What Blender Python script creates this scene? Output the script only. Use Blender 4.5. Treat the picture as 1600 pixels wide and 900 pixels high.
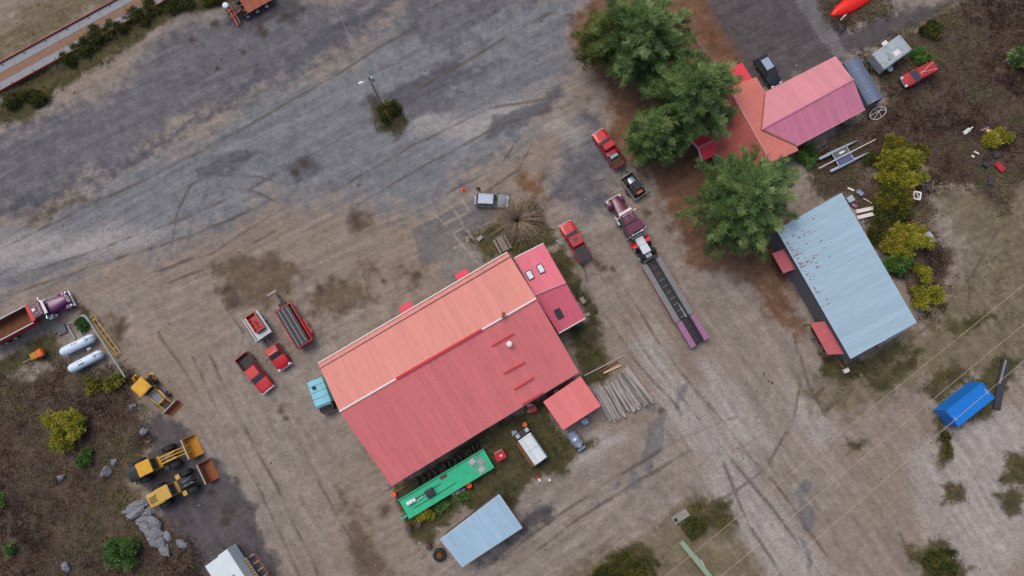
import bpy, bmesh, math, random
import numpy as np
from mathutils import Vector, Matrix

for _o in list(bpy.data.objects):
    bpy.data.objects.remove(_o)
scene = bpy.context.scene
COL = scene.collection
rnd = random.Random(7)
R = math.radians

# ---------------------------------------------------------------- camera
F_PX, CAM_H, TILT = 1067.0, 90.0, R(6.7)
cam_data = bpy.data.cameras.new("camera")
cam_data.lens = 24.0
cam_data.sensor_width = 36.0
cam_data.clip_end = 8000
cam = bpy.data.objects.new("camera", cam_data)
cam.location = (0, 0, CAM_H)
cam.rotation_euler = (TILT, 0, 0)
COL.objects.link(cam)
scene.camera = cam

# ---------------------------------------------------------------- sky, sun, exposure
SUN_EL, SUN_AZ = R(60), R(-42)          # azimuth from +Y towards +X
world = bpy.data.worlds.new("World")
scene.world = world
world.use_nodes = True
wn = world.node_tree
bg = wn.nodes["Background"]
sky = wn.nodes.new("ShaderNodeTexSky")
sky.sky_type = 'NISHITA'
sky.sun_disc = False
sky.sun_elevation = SUN_EL
sky.sun_rotation = SUN_AZ
sky.air_density = 1.0
sky.dust_density = 5.0
sky.ozone_density = 1.0
wn.links.new(sky.outputs[0], bg.inputs[0])
bg.inputs[1].default_value = 0.145
sun_data = bpy.data.lights.new("sun", 'SUN')
sun_data.energy = 0.8
sun_data.angle = R(35)
sun_data.color = (1.0, 0.95, 0.88)
sun = bpy.data.objects.new("sun", sun_data)
_d = Vector((math.sin(SUN_AZ) * math.cos(SUN_EL), math.cos(SUN_AZ) * math.cos(SUN_EL), math.sin(SUN_EL)))
sun.rotation_euler = _d.to_track_quat('Z', 'Y').to_euler()
sun.location = (0, 0, 60)
COL.objects.link(sun)
scene.view_settings.view_transform = 'Standard'
scene.view_settings.look = 'None'
scene.view_settings.gamma = 1.0
scene.view_settings.use_curve_mapping = False
scene.view_settings.exposure = 0.10


def P(px, py, z=0.0):
    """where the sight line through a point of the survey picture meets height z"""
    dx = (px - 800) / F_PX
    dy = (450 - py) / F_PX
    wx, wy, wz = dx, dy * math.cos(TILT) + math.sin(TILT), dy * math.sin(TILT) - math.cos(TILT)
    s = (z - CAM_H) / wz
    return Vector((wx * s, wy * s, z))


def heading(a, b, z=0.0):
    p, q = P(a[0], a[1], z), P(b[0], b[1], z)
    return math.atan2(q.y - p.y, q.x - p.x)


# ---------------------------------------------------------------- materials
MATS = {}


def mat(name, col, rough=0.6, metal=0.0, var=0.12, scale=2.5, dirt=0.0, dirt_col=(0.09, 0.065, 0.045),
        bump=0.0, per_obj=0.0, spec=0.4, dirt_scale=1.2, coat=0.0, streak=None):
    """procedural surface: base colour with two scales of mottling, dirt or rust blotches, fine bump"""
    if name in MATS:
        return MATS[name]
    m = bpy.data.materials.new(name)
    m.use_nodes = True
    nt = m.node_tree
    b = nt.nodes["Principled BSDF"]
    b.inputs["Roughness"].default_value = rough
    b.inputs["Metallic"].default_value = metal
    b.inputs["Specular IOR Level"].default_value = spec
    b.inputs["Coat Weight"].default_value = coat
    tc = nt.nodes.new("ShaderNodeTexCoord")
    n1 = nt.nodes.new("ShaderNodeTexNoise")
    n1.inputs["Scale"].default_value = scale
    n1.inputs["Detail"].default_value = 6
    n1.inputs["Roughness"].default_value = 0.65
    nt.links.new(tc.outputs["Object"], n1.inputs["Vector"])
    mr = nt.nodes.new("ShaderNodeMapRange")
    mr.inputs["From Min"].default_value = 0.25
    mr.inputs["From Max"].default_value = 0.75
    mr.inputs["To Min"].default_value = 1 - var
    mr.inputs["To Max"].default_value = 1 + var
    nt.links.new(n1.outputs["Fac"], mr.inputs["Value"])
    last = mr.outputs["Result"]
    if per_obj:
        oi = nt.nodes.new("ShaderNodeObjectInfo")
        m2 = nt.nodes.new("ShaderNodeMapRange")
        m2.inputs["To Min"].default_value = 1 - per_obj
        m2.inputs["To Max"].default_value = 1 + per_obj
        nt.links.new(oi.outputs["Random"], m2.inputs["Value"])
        mm = nt.nodes.new("ShaderNodeMath")
        mm.operation = 'MULTIPLY'
        nt.links.new(last, mm.inputs[0])
        nt.links.new(m2.outputs["Result"], mm.inputs[1])
        last = mm.outputs[0]
    if streak is not None:                      # weathering that has run down the slope
        mp = nt.nodes.new("ShaderNodeMapping")
        mp.vector_type = 'TEXTURE'
        mp.inputs["Rotation"].default_value = (0, 0, streak)
        mp.inputs["Scale"].default_value = (3.2, .28, 3.2)
        nt.links.new(tc.outputs["Object"], mp.inputs["Vector"])
        n3 = nt.nodes.new("ShaderNodeTexNoise")
        n3.inputs["Scale"].default_value = 1.0
        n3.inputs["Detail"].default_value = 7
        n3.inputs["Roughness"].default_value = 0.7
        nt.links.new(mp.outputs["Vector"], n3.inputs["Vector"])
        m3 = nt.nodes.new("ShaderNodeMapRange")
        m3.inputs["From Min"].default_value = 0.3
        m3.inputs["From Max"].default_value = 0.7
        m3.inputs["To Min"].default_value = 0.88
        m3.inputs["To Max"].default_value = 1.08
        nt.links.new(n3.outputs["Fac"], m3.inputs["Value"])
        mm3 = nt.nodes.new("ShaderNodeMath")
        mm3.operation = 'MULTIPLY'
        nt.links.new(last, mm3.inputs[0])
        nt.links.new(m3.outputs["Result"], mm3.inputs[1])
        last = mm3.outputs[0]
    vm = nt.nodes.new("ShaderNodeVectorMath")
    vm.operation = 'SCALE'
    vm.inputs[0].default_value = col[:3]
    nt.links.new(last, vm.inputs["Scale"])
    out = vm.outputs["Vector"]
    if dirt > 0:
        n2 = nt.nodes.new("ShaderNodeTexNoise")
        n2.inputs["Scale"].default_value = dirt_scale
        n2.inputs["Detail"].default_value = 8
        n2.inputs["Roughness"].default_value = 0.7
        nt.links.new(tc.outputs["Object"], n2.inputs["Vector"])
        r2 = nt.nodes.new("ShaderNodeMapRange")
        r2.inputs["From Min"].default_value = 0.62 - 0.3 * dirt
        r2.inputs["From Max"].default_value = 0.85 - 0.3 * dirt
        r2.inputs["To Max"].default_value = min(1.0, 0.35 + dirt)
        nt.links.new(n2.outputs["Fac"], r2.inputs["Value"])
        mx = nt.nodes.new("ShaderNodeMix")
        mx.data_type = 'RGBA'
        nt.links.new(r2.outputs["Result"], mx.inputs["Factor"])
        nt.links.new(out, mx.inputs["A"])
        mx.inputs["B"].default_value = (*dirt_col, 1)
        out = mx.outputs["Result"]
    nt.links.new(out, b.inputs["Base Color"])
    if bump:
        bp = nt.nodes.new("ShaderNodeBump")
        bp.inputs["Strength"].default_value = bump
        bp.inputs["Distance"].default_value = 0.03
        nt.links.new(n1.outputs["Fac"], bp.inputs["Height"])
        nt.links.new(bp.outputs["Normal"], b.inputs["Normal"])
    MATS[name] = m
    return m


def leaf_mat(name, cols, rough=0.65):
    """foliage: the 'tint' number kept on every leaf picks its colour"""
    m = bpy.data.materials.new(name)
    m.use_nodes = True
    nt = m.node_tree
    b = nt.nodes["Principled BSDF"]
    b.inputs["Roughness"].default_value = rough
    b.inputs["Specular IOR Level"].default_value = 0.2
    at = nt.nodes.new("ShaderNodeAttribute")
    at.attribute_name = "tint"
    cr = nt.nodes.new("ShaderNodeValToRGB")
    e = cr.color_ramp.elements
    while len(e) < len(cols):
        e.new(0.5)
    for i, c in enumerate(cols):
        e[i].position = i / (len(cols) - 1)
        e[i].color = (*c, 1)
    nt.links.new(at.outputs["Fac"], cr.inputs["Fac"])
    nt.links.new(cr.outputs["Color"], b.inputs["Base Color"])
    MATS[name] = m
    return m


# ---------------------------------------------------------------- mesh builder
class MB:
    def __init__(self):
        self.v, self.f = [], []

    def add(self, vs, fs):
        o = len(self.v)
        self.v += [tuple(p) for p in vs]
        self.f += [tuple(i + o for i in q) for q in fs]
        return self

    def box(self, c, s, rz=0.0, ry=0.0, top=1.0):
        """box by centre and size; top scales the upper face"""
        vs = []
        M3 = Matrix.Rotation(rz, 3, 'Z') @ Matrix.Rotation(ry, 3, 'Y')
        for z in (-.5, .5):
            k = top if z > 0 else 1.0
            for x, y in ((-.5, -.5), (.5, -.5), (.5, .5), (-.5, .5)):
                vs.append(M3 @ Vector((x * s[0] * k, y * s[1] * k, z * s[2])) + Vector(c))
        return self.add(vs, [(3, 2, 1, 0), (4, 5, 6, 7), (0, 1, 5, 4), (1, 2, 6, 5), (2, 3, 7, 6), (3, 0, 4, 7)])

    def hexa(self, lo, hi):
        """solid between two four-point loops"""
        return self.add(list(lo) + list(hi),
                        [(3, 2, 1, 0), (4, 5, 6, 7), (0, 1, 5, 4), (1, 2, 6, 5), (2, 3, 7, 6), (3, 0, 4, 7)])

    def prism(self, pts, off):
        n = len(pts)
        pts = [Vector(p) for p in pts]
        off = Vector(off)
        vs = pts + [p + off for p in pts]
        fs = [tuple(reversed(range(n))), tuple(range(n, 2 * n))]
        fs += [(i, (i + 1) % n, (i + 1) % n + n, i + n) for i in range(n)]
        return self.add(vs, fs)

    def tube(self, a, b, r0, r1=None, n=8, cap=True):
        a, b = Vector(a), Vector(b)
        r1 = r0 if r1 is None else r1
        d = (b - a)
        if d.length < 1e-6:
            return self
        d.normalize()
        u = d.orthogonal().normalized()
        w = d.cross(u)
        vs = []
        for p, r in ((a, r0), (b, r1)):
            for i in range(n):
                t = 2 * math.pi * i / n
                vs.append(p + (u * math.cos(t) + w * math.sin(t)) * r)
        fs = [(i, (i + 1) % n, (i + 1) % n + n, i + n) for i in range(n)]
        if cap:
            fs += [tuple(reversed(range(n))), tuple(range(n, 2 * n))]
        return self.add(vs, fs)

    def path(self, pts, r, n=6):
        for a, b in zip(pts[:-1], pts[1:]):
            self.tube(a, b, r, r, n)
        return self

    def loft(self, rings):
        n = len(rings[0])
        vs = [p for r in rings for p in r]
        fs = []
        for k in range(len(rings) - 1):
            for i in range(n):
                j = (i + 1) % n
                fs.append((k * n + i, k * n + j, (k + 1) * n + j, (k + 1) * n + i))
        fs.append(tuple(reversed(range(n))))
        fs.append(tuple(range((len(rings) - 1) * n, len(rings) * n)))
        return self.add(vs, fs)

    def build(self, name, material, parent=None, smooth=False, bevel=0.0, seg=1, world=False, kind=None):
        me = bpy.data.meshes.new(name)
        vs = self.v
        if world and parent is not None:
            o = parent.location
            vs = [(p[0] - o.x, p[1] - o.y, p[2] - o.z) for p in vs]
        me.from_pydata(vs, [], self.f)
        bm = bmesh.new()
        bm.from_mesh(me)
        bmesh.ops.recalc_face_normals(bm, faces=bm.faces)
        if bevel:
            ed = [e for e in bm.edges if len(e.link_faces) == 2 and e.calc_face_angle(0) > 0.5]
            bmesh.ops.bevel(bm, geom=ed, offset=bevel, segments=seg, affect='EDGES', clamp_overlap=True)
        if smooth:
            for f in bm.faces:
                f.smooth = True
            for e in bm.edges:
                if len(e.link_faces) == 2 and e.calc_face_angle(0) > 0.7:
                    e.smooth = False
        bm.to_mesh(me)
        bm.free()
        me.materials.append(MATS[material] if isinstance(material, str) else material)
        ob = bpy.data.objects.new(name, me)
        COL.objects.link(ob)
        if parent is not None:
            ob.parent = parent
        if kind:
            ob["kind"] = kind
        return ob


def tag(o, label, cat=None, group=None, kind=None):
    if label:
        o["label"] = label
    if cat:
        o["category"] = cat
    if group:
        o["group"] = group
    if kind:
        o["kind"] = kind
    return o


def thing(name, label, cat, loc=(0, 0, 0), rz=0.0, group=None):
    e = bpy.data.objects.new(name, None)
    e.empty_display_size = 0.3
    e.location = loc
    e.rotation_euler = (0, 0, rz)
    COL.objects.link(e)
    return tag(e, label, cat, group)


def arr_mesh(name, verts, faces, material, parent=None, tint=None, kind=None):
    """numpy quads/tris to one mesh; tint = one number per face"""
    me = bpy.data.meshes.new(name)
    k = faces.shape[1]
    me.vertices.add(len(verts))
    me.vertices.foreach_set("co", verts.astype(np.float32).ravel())
    me.loops.add(faces.size)
    me.loops.foreach_set("vertex_index", faces.astype(np.int32).ravel())
    me.polygons.add(len(faces))
    me.polygons.foreach_set("loop_start", np.arange(0, faces.size, k, dtype=np.int32))
    me.polygons.foreach_set("loop_total", np.full(len(faces), k, dtype=np.int32))
    if tint is not None:
        a = me.attributes.new("tint", 'FLOAT', 'FACE')
        a.data.foreach_set("value", tint.astype(np.float32))
    me.update(calc_edges=True)
    me.materials.append(MATS[material])
    ob = bpy.data.objects.new(name, me)
    COL.objects.link(ob)
    if parent is not None:
        ob.parent = parent
    if kind:
        ob["kind"] = kind
    return ob


# ---------------------------------------------------------------- numpy noise
def _hash(ix, iy, seed):
    h = (ix.astype(np.int64) * 374761393 + iy.astype(np.int64) * 668265263 + seed * 1442695041) & 0x7fffffff
    h = (h ^ (h >> 13)) * 1274126177 & 0x7fffffff
    h = h ^ (h >> 16)
    return (h & 0xffff) / 65535.0


def vnoise(x, y, seed=0):
    ix, iy = np.floor(x), np.floor(y)
    fx, fy = x - ix, y - iy
    fx, fy = fx * fx * (3 - 2 * fx), fy * fy * (3 - 2 * fy)
    a, b = _hash(ix, iy, seed), _hash(ix + 1, iy, seed)
    c, d = _hash(ix, iy + 1, seed), _hash(ix + 1, iy + 1, seed)
    return (a * (1 - fx) + b * fx) * (1 - fy) + (c * (1 - fx) + d * fx) * fy


def fbm(x, y, seed=0, octv=4, gain=0.55):
    s, a, t = 0.0, 1.0, 0.0
    for k in range(octv):
        s = s + a * vnoise(x * 2 ** k + 17.3 * k, y * 2 ** k - 9.1 * k, seed + k)
        t += a
        a *= gain
    return s / t

# ================================================================= GROUND
def C(r, g, b, k=0.92):
    f = lambda c: ((c / 255 + 0.055) / 1.055) ** 2.4 if c > 10 else c / 255 / 12.92
    return (f(r) * k, f(g) * k, f(b) * k)


# name, two colours, softness in metres, raggedness in metres, outlines (survey-picture points)
ZONES = [
 ('asphalt', C(126,130,136), C(98,102,110), 5.0, 4.5, [
   [(-60,360),(130,285),(330,195),(520,95),(640,-10),(905,-20),(905,60),(880,150),(800,220),(740,275),(650,335),(560,335),(420,300),(300,360),(180,400),(60,440),(-60,455)],
 ]),
 ('gravel', C(112,111,116), C(86,85,90), 3.5, 3.5, [
   [(-60,230),(100,165),(200,120),(262,45),(350,15),(640,-20),(540,60),(430,120),(330,185),(200,250),(60,320),(-60,345)],
   [(905,170),(960,230),(950,330),(905,345),(870,300),(880,230)],
   [(640,-20),(900,-20),(820,10),(700,60),(620,60)],
 ]),
 ('pale', C(176,171,166), C(148,143,139), 2.5, 2.5, [
   [(-40,370),(60,352),(180,352),(250,370),(150,395),(40,410),(-40,420)],
   [(640,180),(760,165),(860,140),(800,200),(720,225),(640,215)],
   [(985,540),(1030,520),(1130,690),(1290,900),(1190,900),(1090,720)],
   [(1100,560),(1180,640),(1210,700),(1150,690),(1090,600)],
   [(900,240),(850,200),(880,180),(915,215)],
   [(640,730),(660,700),(670,760)], [(905,700),(970,665),(985,680),(930,720),(900,730)],
   [(1420,700),(1560,640),(1660,640),(1660,800),(1560,900),(1480,900),(1440,800)],
   [(1225,600),(1262,600),(1300,680),(1270,700)],
   [(1450,280),(1470,290),(1520,370),(1560,420),(1540,440),(1480,360)],
 ]),
 ('mud', C(104,88,68), C(80,64,46), 2.2, 3.2, [
   [(330,420),(430,390),(470,420),(440,460),(390,480),(340,470)],
   [(480,460),(560,440),(590,470),(540,500),(490,505)],
   [(560,420),(580,390),(592,420),(575,455)],
   [(545,345),(585,338),(582,352),(550,356)],
   [(30,335),(130,292),(138,300),(60,335)],
   [(170,490),(200,500),(200,530),(175,525)],
   [(535,800),(560,790),(600,860),(620,900),(560,900)],
   [(640,400),(655,410),(655,440),(640,450)],
   [(520,790),(540,775),(550,800),(532,812)],
 ]),
 ('tar', C(98,100,108), C(80,82,92), 0.35, 0.9, [
   [(1004,702),(1012,672),(1022,655),(1042,640),(1041,662),(1031,700),(1016,738),(1000,735)],
   [(984,735),(990,727),(997,742),(998,762),(984,762)],
   [(1058,606),(1077,594),(1066,630),(1062,655),(1056,640)],
   [(1013,628),(1028,625),(1022,645),(1012,640)],
   [(930,775),(938,772),(942,790),(932,797)], [(955,758),(970,754),(966,764),(956,765)],
   [(1245,762),(1260,755),(1276,800),(1270,830),(1258,835),(1252,800)],
   [(1252,838),(1262,850),(1268,890),(1262,895)],
   [(645,362),(690,335),(760,300),(800,300),(770,340),(745,362),(700,400),(660,420)],
   [(650,372),(672,365),(690,405),(676,412)],
 ]),
 ('damp', C(94,93,100), C(74,74,82), 1.0, 1.6, [
   [(560,165),(610,140),(660,120),(722,88),(705,140),(668,180),(640,192),(628,180),(600,150),(575,178)],
   [(150,282),(180,262),(250,215),(330,170),(420,105),(430,118),(330,185),(250,232),(180,275)],
   [(425,105),(520,40),(600,-10),(632,-10),(540,55),(440,118)],
   [(-20,335),(60,302),(150,272),(150,284),(60,318),(-20,350)],
   [(690,130),(780,90),(790,95),(720,140)],
   [(640,150),(700,150),(740,140),(690,175),(640,180)],
   [(760,190),(800,178),(880,140),(890,150),(810,205),(770,215)],
   [(300,262),(380,232),(410,240),(330,280)], [(440,262),(480,250),(500,270),(460,290)],
 ]),
 ('concrete', C(132,127,122), C(114,110,106), 0.15, 0.12, [
   [(688,402),(738,372),(762,406),(712,440),(690,440)],
 ]),
 ('darkground', C(92,87,89), C(68,65,68), 1.2, 1.4, [
   [(200,655),(250,640),(285,660),(330,720),(395,800),(432,880),(440,930),(310,930),(262,850),(245,800),(235,770),(215,735),(235,690)],
   [(735,886),(812,828),(830,800),(868,786),(872,797),(850,822),(800,855),(752,880)],  # dark patch along the lower right side of the blue-roofed shed
   [(1085,-30),(1290,-30),(1335,55),(1320,92),(1195,147),(1175,115),(1150,95),(1095,65)],
   [(1315,50),(1385,20),(1515,-10),(1420,52),(1385,62),(1330,78)],
   [(350,5),(460,-15),(480,20),(400,45),(360,40)],
 ]),
 ('drive', C(122,118,118), C(100,97,99), 0.9, 0.8, [
   [(1225,-30),(1262,-30),(1330,92),(1308,95),(1280,60)],
 ]),
 ('needles', C(126,88,60), C(94,66,48), 2.2, 3.2, [
   [(900,20),(930,110),(962,190),(1000,255),(1040,330),(1075,400),(1125,425),(1190,450),(1235,500),(1250,450),(1235,380),(1240,300),(1200,240),(1150,200),(1110,130),(1165,105),(1120,40),(1080,-20),(930,-20)],
   [(790,265),(830,270),(845,300),(800,300)],
   [(1130,425),(1200,430),(1262,500),(1250,520),(1190,470)],
 ]),
 ('straw', C(122,112,86), C(92,84,60), 3.0, 3.0, [
   [(1440,250),(1500,290),(1600,260),(1660,300),(1660,590),(1540,590),(1440,600),(1330,650),(1270,640),(1245,610),(1330,570),(1440,510),(1490,450),(1500,380)],
   [(1000,830),(1080,780),(1150,790),(1180,850),(1200,920),(880,920),(930,870)],
   [(-40,40),(110,-20),(200,-20),(100,45),(40,85),(-40,110)],
   [(160,750),(195,745),(215,770),(195,800),(165,790)],
 ]),
 ('grass', C(84,79,50), C(58,54,34), 1.0, 1.6, [
   [(734,373),(790,335),(835,300),(868,372),(850,384),(800,404),(765,402),(752,412)],
   [(848,384),(880,380),(948,520),(955,585),(935,605),(905,585),(870,520),(912,497),(880,440)],
   [(605,765),(905,585),(850,640),(890,680),(935,690),(880,735),(830,745),(790,800),(720,800),(670,850),(640,830)],
   [(-30,175),(50,120),(100,95),(250,10),(300,-20),(420,-20),(330,10),(280,30),(200,75),(140,110),(60,170),(-30,200)],
   [(900,920),(960,860),(1010,850),(1030,870),(1040,920)],
   [(1280,555),(1330,575),(1400,540),(1430,545),(1380,590),(1320,605),(1280,590)],
   [(1360,600),(1420,560),(1450,550),(1420,590),(1375,615)], [(1480,520),(1540,480),(1560,490),(1500,530)], [(1440,610),(1490,570),(1520,570),(1470,630)],
   [(1455,640),(1470,668),(1500,672),(1550,640),(1590,560),(1560,560),(1520,590)],
   [(1465,660),(1480,660),(1485,720),(1470,725)], [(1430,850),(1480,855),(1510,890),(1500,920),(1440,920),(1400,830)],
   [(1570,705),(1610,700),(1610,760),(1565,750)], [(1325,685),(1350,680),(1345,700),(1328,698)],
   [(1555,770),(1590,750),(1600,800),(1570,810)], [(1465,760),(1500,755),(1510,785),(1470,785)],
   [(1080,790),(1120,780),(1150,790),(1150,830),(1090,830)],
   [(20,545),(60,540),(105,520),(90,560),(30,580),(0,600),(-10,570)],
   [(30,120),(95,130),(60,165),(0,180)],
   [(585,155),(622,155),(630,185),(605,205),(590,190)],
   [(120,480),(150,480),(140,510),(122,510)],
 ]),
 ('brush', C(92,77,63), C(60,51,43), 1.5, 2.0, [
   [(-60,560),(40,585),(90,565),(150,595),(190,590),(215,650),(240,690),(205,740),(230,790),(262,830),(300,870),(320,930),(-60,930)],
   [(1385,62),(1430,45),(1510,0),(1540,-30),(1660,-30),(1660,250),(1590,280),(1560,330),(1530,300),(1480,290),(1450,262),(1400,240),(1330,295),(1270,295),(1252,240),(1355,172),(1384,150),(1345,85)],
   [(1318,300),(1400,250),(1455,290),(1450,340),(1480,400),(1475,480),(1440,490),(1400,430)],
   [(1300,-20),(1400,-20),(1385,15),(1320,45),(1297,30)],
   [(150,580),(210,590),(200,640),(150,600)],
 ]),
]
_ZW = [(n, [[P(*q) for q in poly] for poly in polys], soft, rag) for n, a, b, soft, rag, polys in ZONES]


def poly_sd(x, y, poly):
    """signed distance, inside positive"""
    n = len(poly)
    d2 = np.full(x.shape, 1e18)
    ins = np.zeros(x.shape, bool)
    for i in range(n):
        ax, ay = poly[i][0], poly[i][1]
        bx, by = poly[(i + 1) % n][0], poly[(i + 1) % n][1]
        ex, ey = bx - ax, by - ay
        t = np.clip(((x - ax) * ex + (y - ay) * ey) / (ex * ex + ey * ey + 1e-9), 0, 1)
        d2 = np.minimum(d2, (x - ax - t * ex) ** 2 + (y - ay - t * ey) ** 2)
        c = ((ay > y) != (by > y)) & (x < (bx - ax) * (y - ay) / (by - ay + 1e-12) + ax)
        ins ^= c
    d = np.sqrt(d2)
    return np.where(ins, d, -d)


def masks(x, y):
    out = {}
    for k, (name, polys, soft, rag) in enumerate(_ZW):
        wx = x + rag * (fbm(x / (2.2 * rag + 0.4), y / (2.2 * rag + 0.4), 31 + k, 4) - 0.5) * 2
        wy = y + rag * (fbm(x / (2.2 * rag + 0.4), y / (2.2 * rag + 0.4), 77 + k, 4) - 0.5) * 2
        m = np.zeros(x.shape)
        for p in polys:
            xs = [q[0] for q in p]
            ys = [q[1] for q in p]
            pad = soft + rag + 1
            sel = (x > min(xs) - pad) & (x < max(xs) + pad) & (y > min(ys) - pad) & (y < max(ys) + pad)
            if not sel.any():
                continue
            sd = poly_sd(wx[sel], wy[sel], p)
            m[sel] = np.maximum(m[sel], np.clip(sd / soft * 0.5 + 0.5, 0, 1))
        out[name] = m
    return out


def line_mask(x, y, pts, w, soft):
    d2 = np.full(x.shape, 1e18)
    q = [P(*a) for a in pts]
    for a, b in zip(q[:-1], q[1:]):
        ex, ey = b.x - a.x, b.y - a.y
        t = np.clip(((x - a.x) * ex + (y - a.y) * ey) / (ex * ex + ey * ey + 1e-9), 0, 1)
        d2 = np.minimum(d2, (x - a.x - t * ex) ** 2 + (y - a.y - t * ey) ** 2)
    return np.clip((w + soft - np.sqrt(d2)) / soft, 0, 1)


# wheel tracks and ruts pressed into the yard (centre lines; most come in pairs)
TRACKS = [
 ([(268,385),(278,330),(300,290),(330,272),(400,275),(450,290)], .16), ([(292,385),(300,345),(322,305),(360,293),(400,300),(440,318)], .16),
 ([(230,430),(330,395),(420,340)], .2), ([(235,450),(340,415),(430,360)], .2),
 ([(300,560),(345,650),(400,760),(450,860),(470,910)], .3), ([(325,555),(372,650),(430,760),(480,860),(500,910)], .3),
 ([(250,520),(300,600),(350,690)], .25), ([(345,470),(380,520),(372,560)], .2),
 ([(470,690),(500,760),(540,830),(590,910)], .25),
 ([(940,430),(1000,540),(1080,640),(1180,760),(1270,880)], .25), ([(960,420),(1025,530),(1105,630),(1205,750),(1295,870)], .25),
 ([(905,400),(930,470),(990,560),(1060,640)], .2), ([(1010,900),(1100,800),(1200,730),(1240,660),(1250,600)], .25),
 ([(770,880),(880,800),(970,740),(1060,690),(1150,650)], .3), ([(790,895),(900,815),(990,755),(1080,705)], .3),
 ([(0,440),(120,400),(240,360),(380,300),(560,200),(700,110),(860,20)], .3), ([(0,465),(130,420),(250,385),(390,330)], .3),
 ([(520,300),(640,230),(760,170),(880,150)], .25), ([(560,320),(660,260),(780,195),(890,165)], .25),
 ([(0,390),(100,340),(230,280),(380,200),(520,120),(650,40)], .35),
 ([(1290,640),(1390,560),(1460,500),(1520,430),(1560,360)], .3), ([(1270,620),(1370,545),(1440,485)], .3),
 ([(1130,720),(1170,820),(1230,910)], .25), ([(1240,520),(1262,600),(1290,650)], .2),
 ([(810,215),(780,260),(700,300)], .25), ([(830,225),(810,265),(760,300)], .25),
]
JOINTS = [[(680,335),(760,425)], [(705,322),(738,372)], [(722,312),(748,352)], [(690,352),(735,330)], [(700,368),(745,345)], [(712,385),(690,402)]]

xs = np.concatenate([-np.geomspace(3000, 80, 26)[:-1], np.arange(-79, 79.01, 0.2), np.geomspace(80, 3000, 26)[1:]])
ys = np.concatenate([-np.geomspace(3000, 31, 30)[:-1], np.arange(-30.8, 57.01, 0.2), np.geomspace(58, 3000, 28)[1:]])
GX, GY = np.meshgrid(xs, ys)
gx, gy = GX.ravel(), GY.ravel()
MK = masks(gx, gy)
# direction of the driving: three sets of streaks
def streak(ang, seed, sx=7.0, sy=0.55):
    u = gx * math.cos(ang) + gy * math.sin(ang)
    v = -gx * math.sin(ang) + gy * math.cos(ang)
    v = v + 1.2 * (fbm(u / 14, v / 14, seed + 5, 2) - .5)
    return fbm(u / sx, v / sy, seed, 4, 0.7)
s1 = streak(R(27), 3)
s2 = streak(R(-56), 9)
s3 = streak(R(35), 15)
w2 = np.clip((gx + 0.25 * gy - 8) / 10, 0, 1) * np.clip((12 - gy) / 10 + np.clip((gx - 5) / 20, 0, .6), 0, 1)
w2 = np.maximum(w2, np.clip((-gx - 18) / 8, 0, 1) * np.clip((4 - gy) / 6, 0, 1))
w3 = np.clip((-14 - gy) / 4, 0, 1) * np.clip((gx + 16) / 6, 0, 1) * np.clip((22 - gx) / 10, 0, 1)
st = s1 * (1 - w2) + s2 * w2
st = st * (1 - w3) + s3 * w3
tr = np.zeros(gx.shape)
brk = 0.35 + 0.65 * np.clip((fbm(gx / 2.6, gy / 2.6, 55, 4) - .42) * 5, 0, 1)
for pts, w in TRACKS:
    tr = np.maximum(tr, line_mask(gx + .5 * (fbm(gx / 5, gy / 5, 61, 2) - .5), gy + .5 * (fbm(gx / 5, gy / 5, 62, 2) - .5), pts, w * .25, .26))
tr *= brk
jo = np.zeros(gx.shape)
for pts in JOINTS:
    jo = np.maximum(jo, line_mask(gx, gy, pts, .10, .14))
jo *= np.clip((fbm(gx / 1.2, gy / 1.2, 91, 3) - .3) * 4, 0, 1)
big = fbm(gx / 16, gy / 16, 101, 4)
# oil and damp spots
sp = np.zeros(gx.shape)
r2 = random.Random(3)
SPOTS = [(337,38,.9),(300,60,.8),(380,82,.6),(340,108,.5),(410,50,1.1),(445,25,.8),(405,45,.8),(935,412,1.0),(944,420,.7),(838+172,332,.0),(1011,333,.7),(958,420,.5),
         (560,345,1.8),(185,515,1.3),(360,800,1.0),(352,815,.8),(330,770,.7),(600,800,1.0),(440,640,.9),(448,655,.5),(650,432,.7),(560,290,.5),
         (475,255,1.0),(460,270,.8),(365,470,1.6),(350,455,1.0),(600,440,.6),(500,450,1.0),(960,650,.0),(1034,643,.7)]
for px, py, r in SPOTS:
    if r <= 0:
        continue
    q = P(px, py)
    d = np.hypot(gx - q.x + 0.6 * (fbm(gx / .9, gy / .9, 8, 3) - .5) * 2 * r, gy - q.y + 0.6 * (fbm(gx / .9, gy / .9, 12, 3) - .5) * 2 * r)
    sp = np.maximum(sp, np.clip(1.25 - d / r, 0, 1))
# relief: rough scrub, slight waviness, ruts
vegm = np.maximum(MK['brush'], 0.5 * MK['grass'])
gz = 0.10 * (big - .5) + vegm * 0.35 * (fbm(gx / 2.5, gy / 2.5, 44, 4) - 0.5) - 0.03 * tr + 0.02 * (fbm(gx / .8, gy / .8, 45, 2) - .5)
hill = np.clip((-gx - 52) / 10, 0, 1) * np.clip((-6 - gy) / 10, 0, 1)
gz += hill * 1.0 * np.clip(MK['brush'], 0, 1)
nx, ny = len(xs), len(ys)
idx = np.arange(nx * ny).reshape(ny, nx)
gf = np.stack([idx[:-1, :-1].ravel(), idx[:-1, 1:].ravel(), idx[1:, 1:].ravel(), idx[1:, :-1].ravel()], 1)


def gz_at(x, y):
    i = min(max(int(np.searchsorted(xs, x)), 1), nx - 1)
    j = min(max(int(np.searchsorted(ys, y)), 1), ny - 1)
    return float(gz[j * nx + i])


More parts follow.
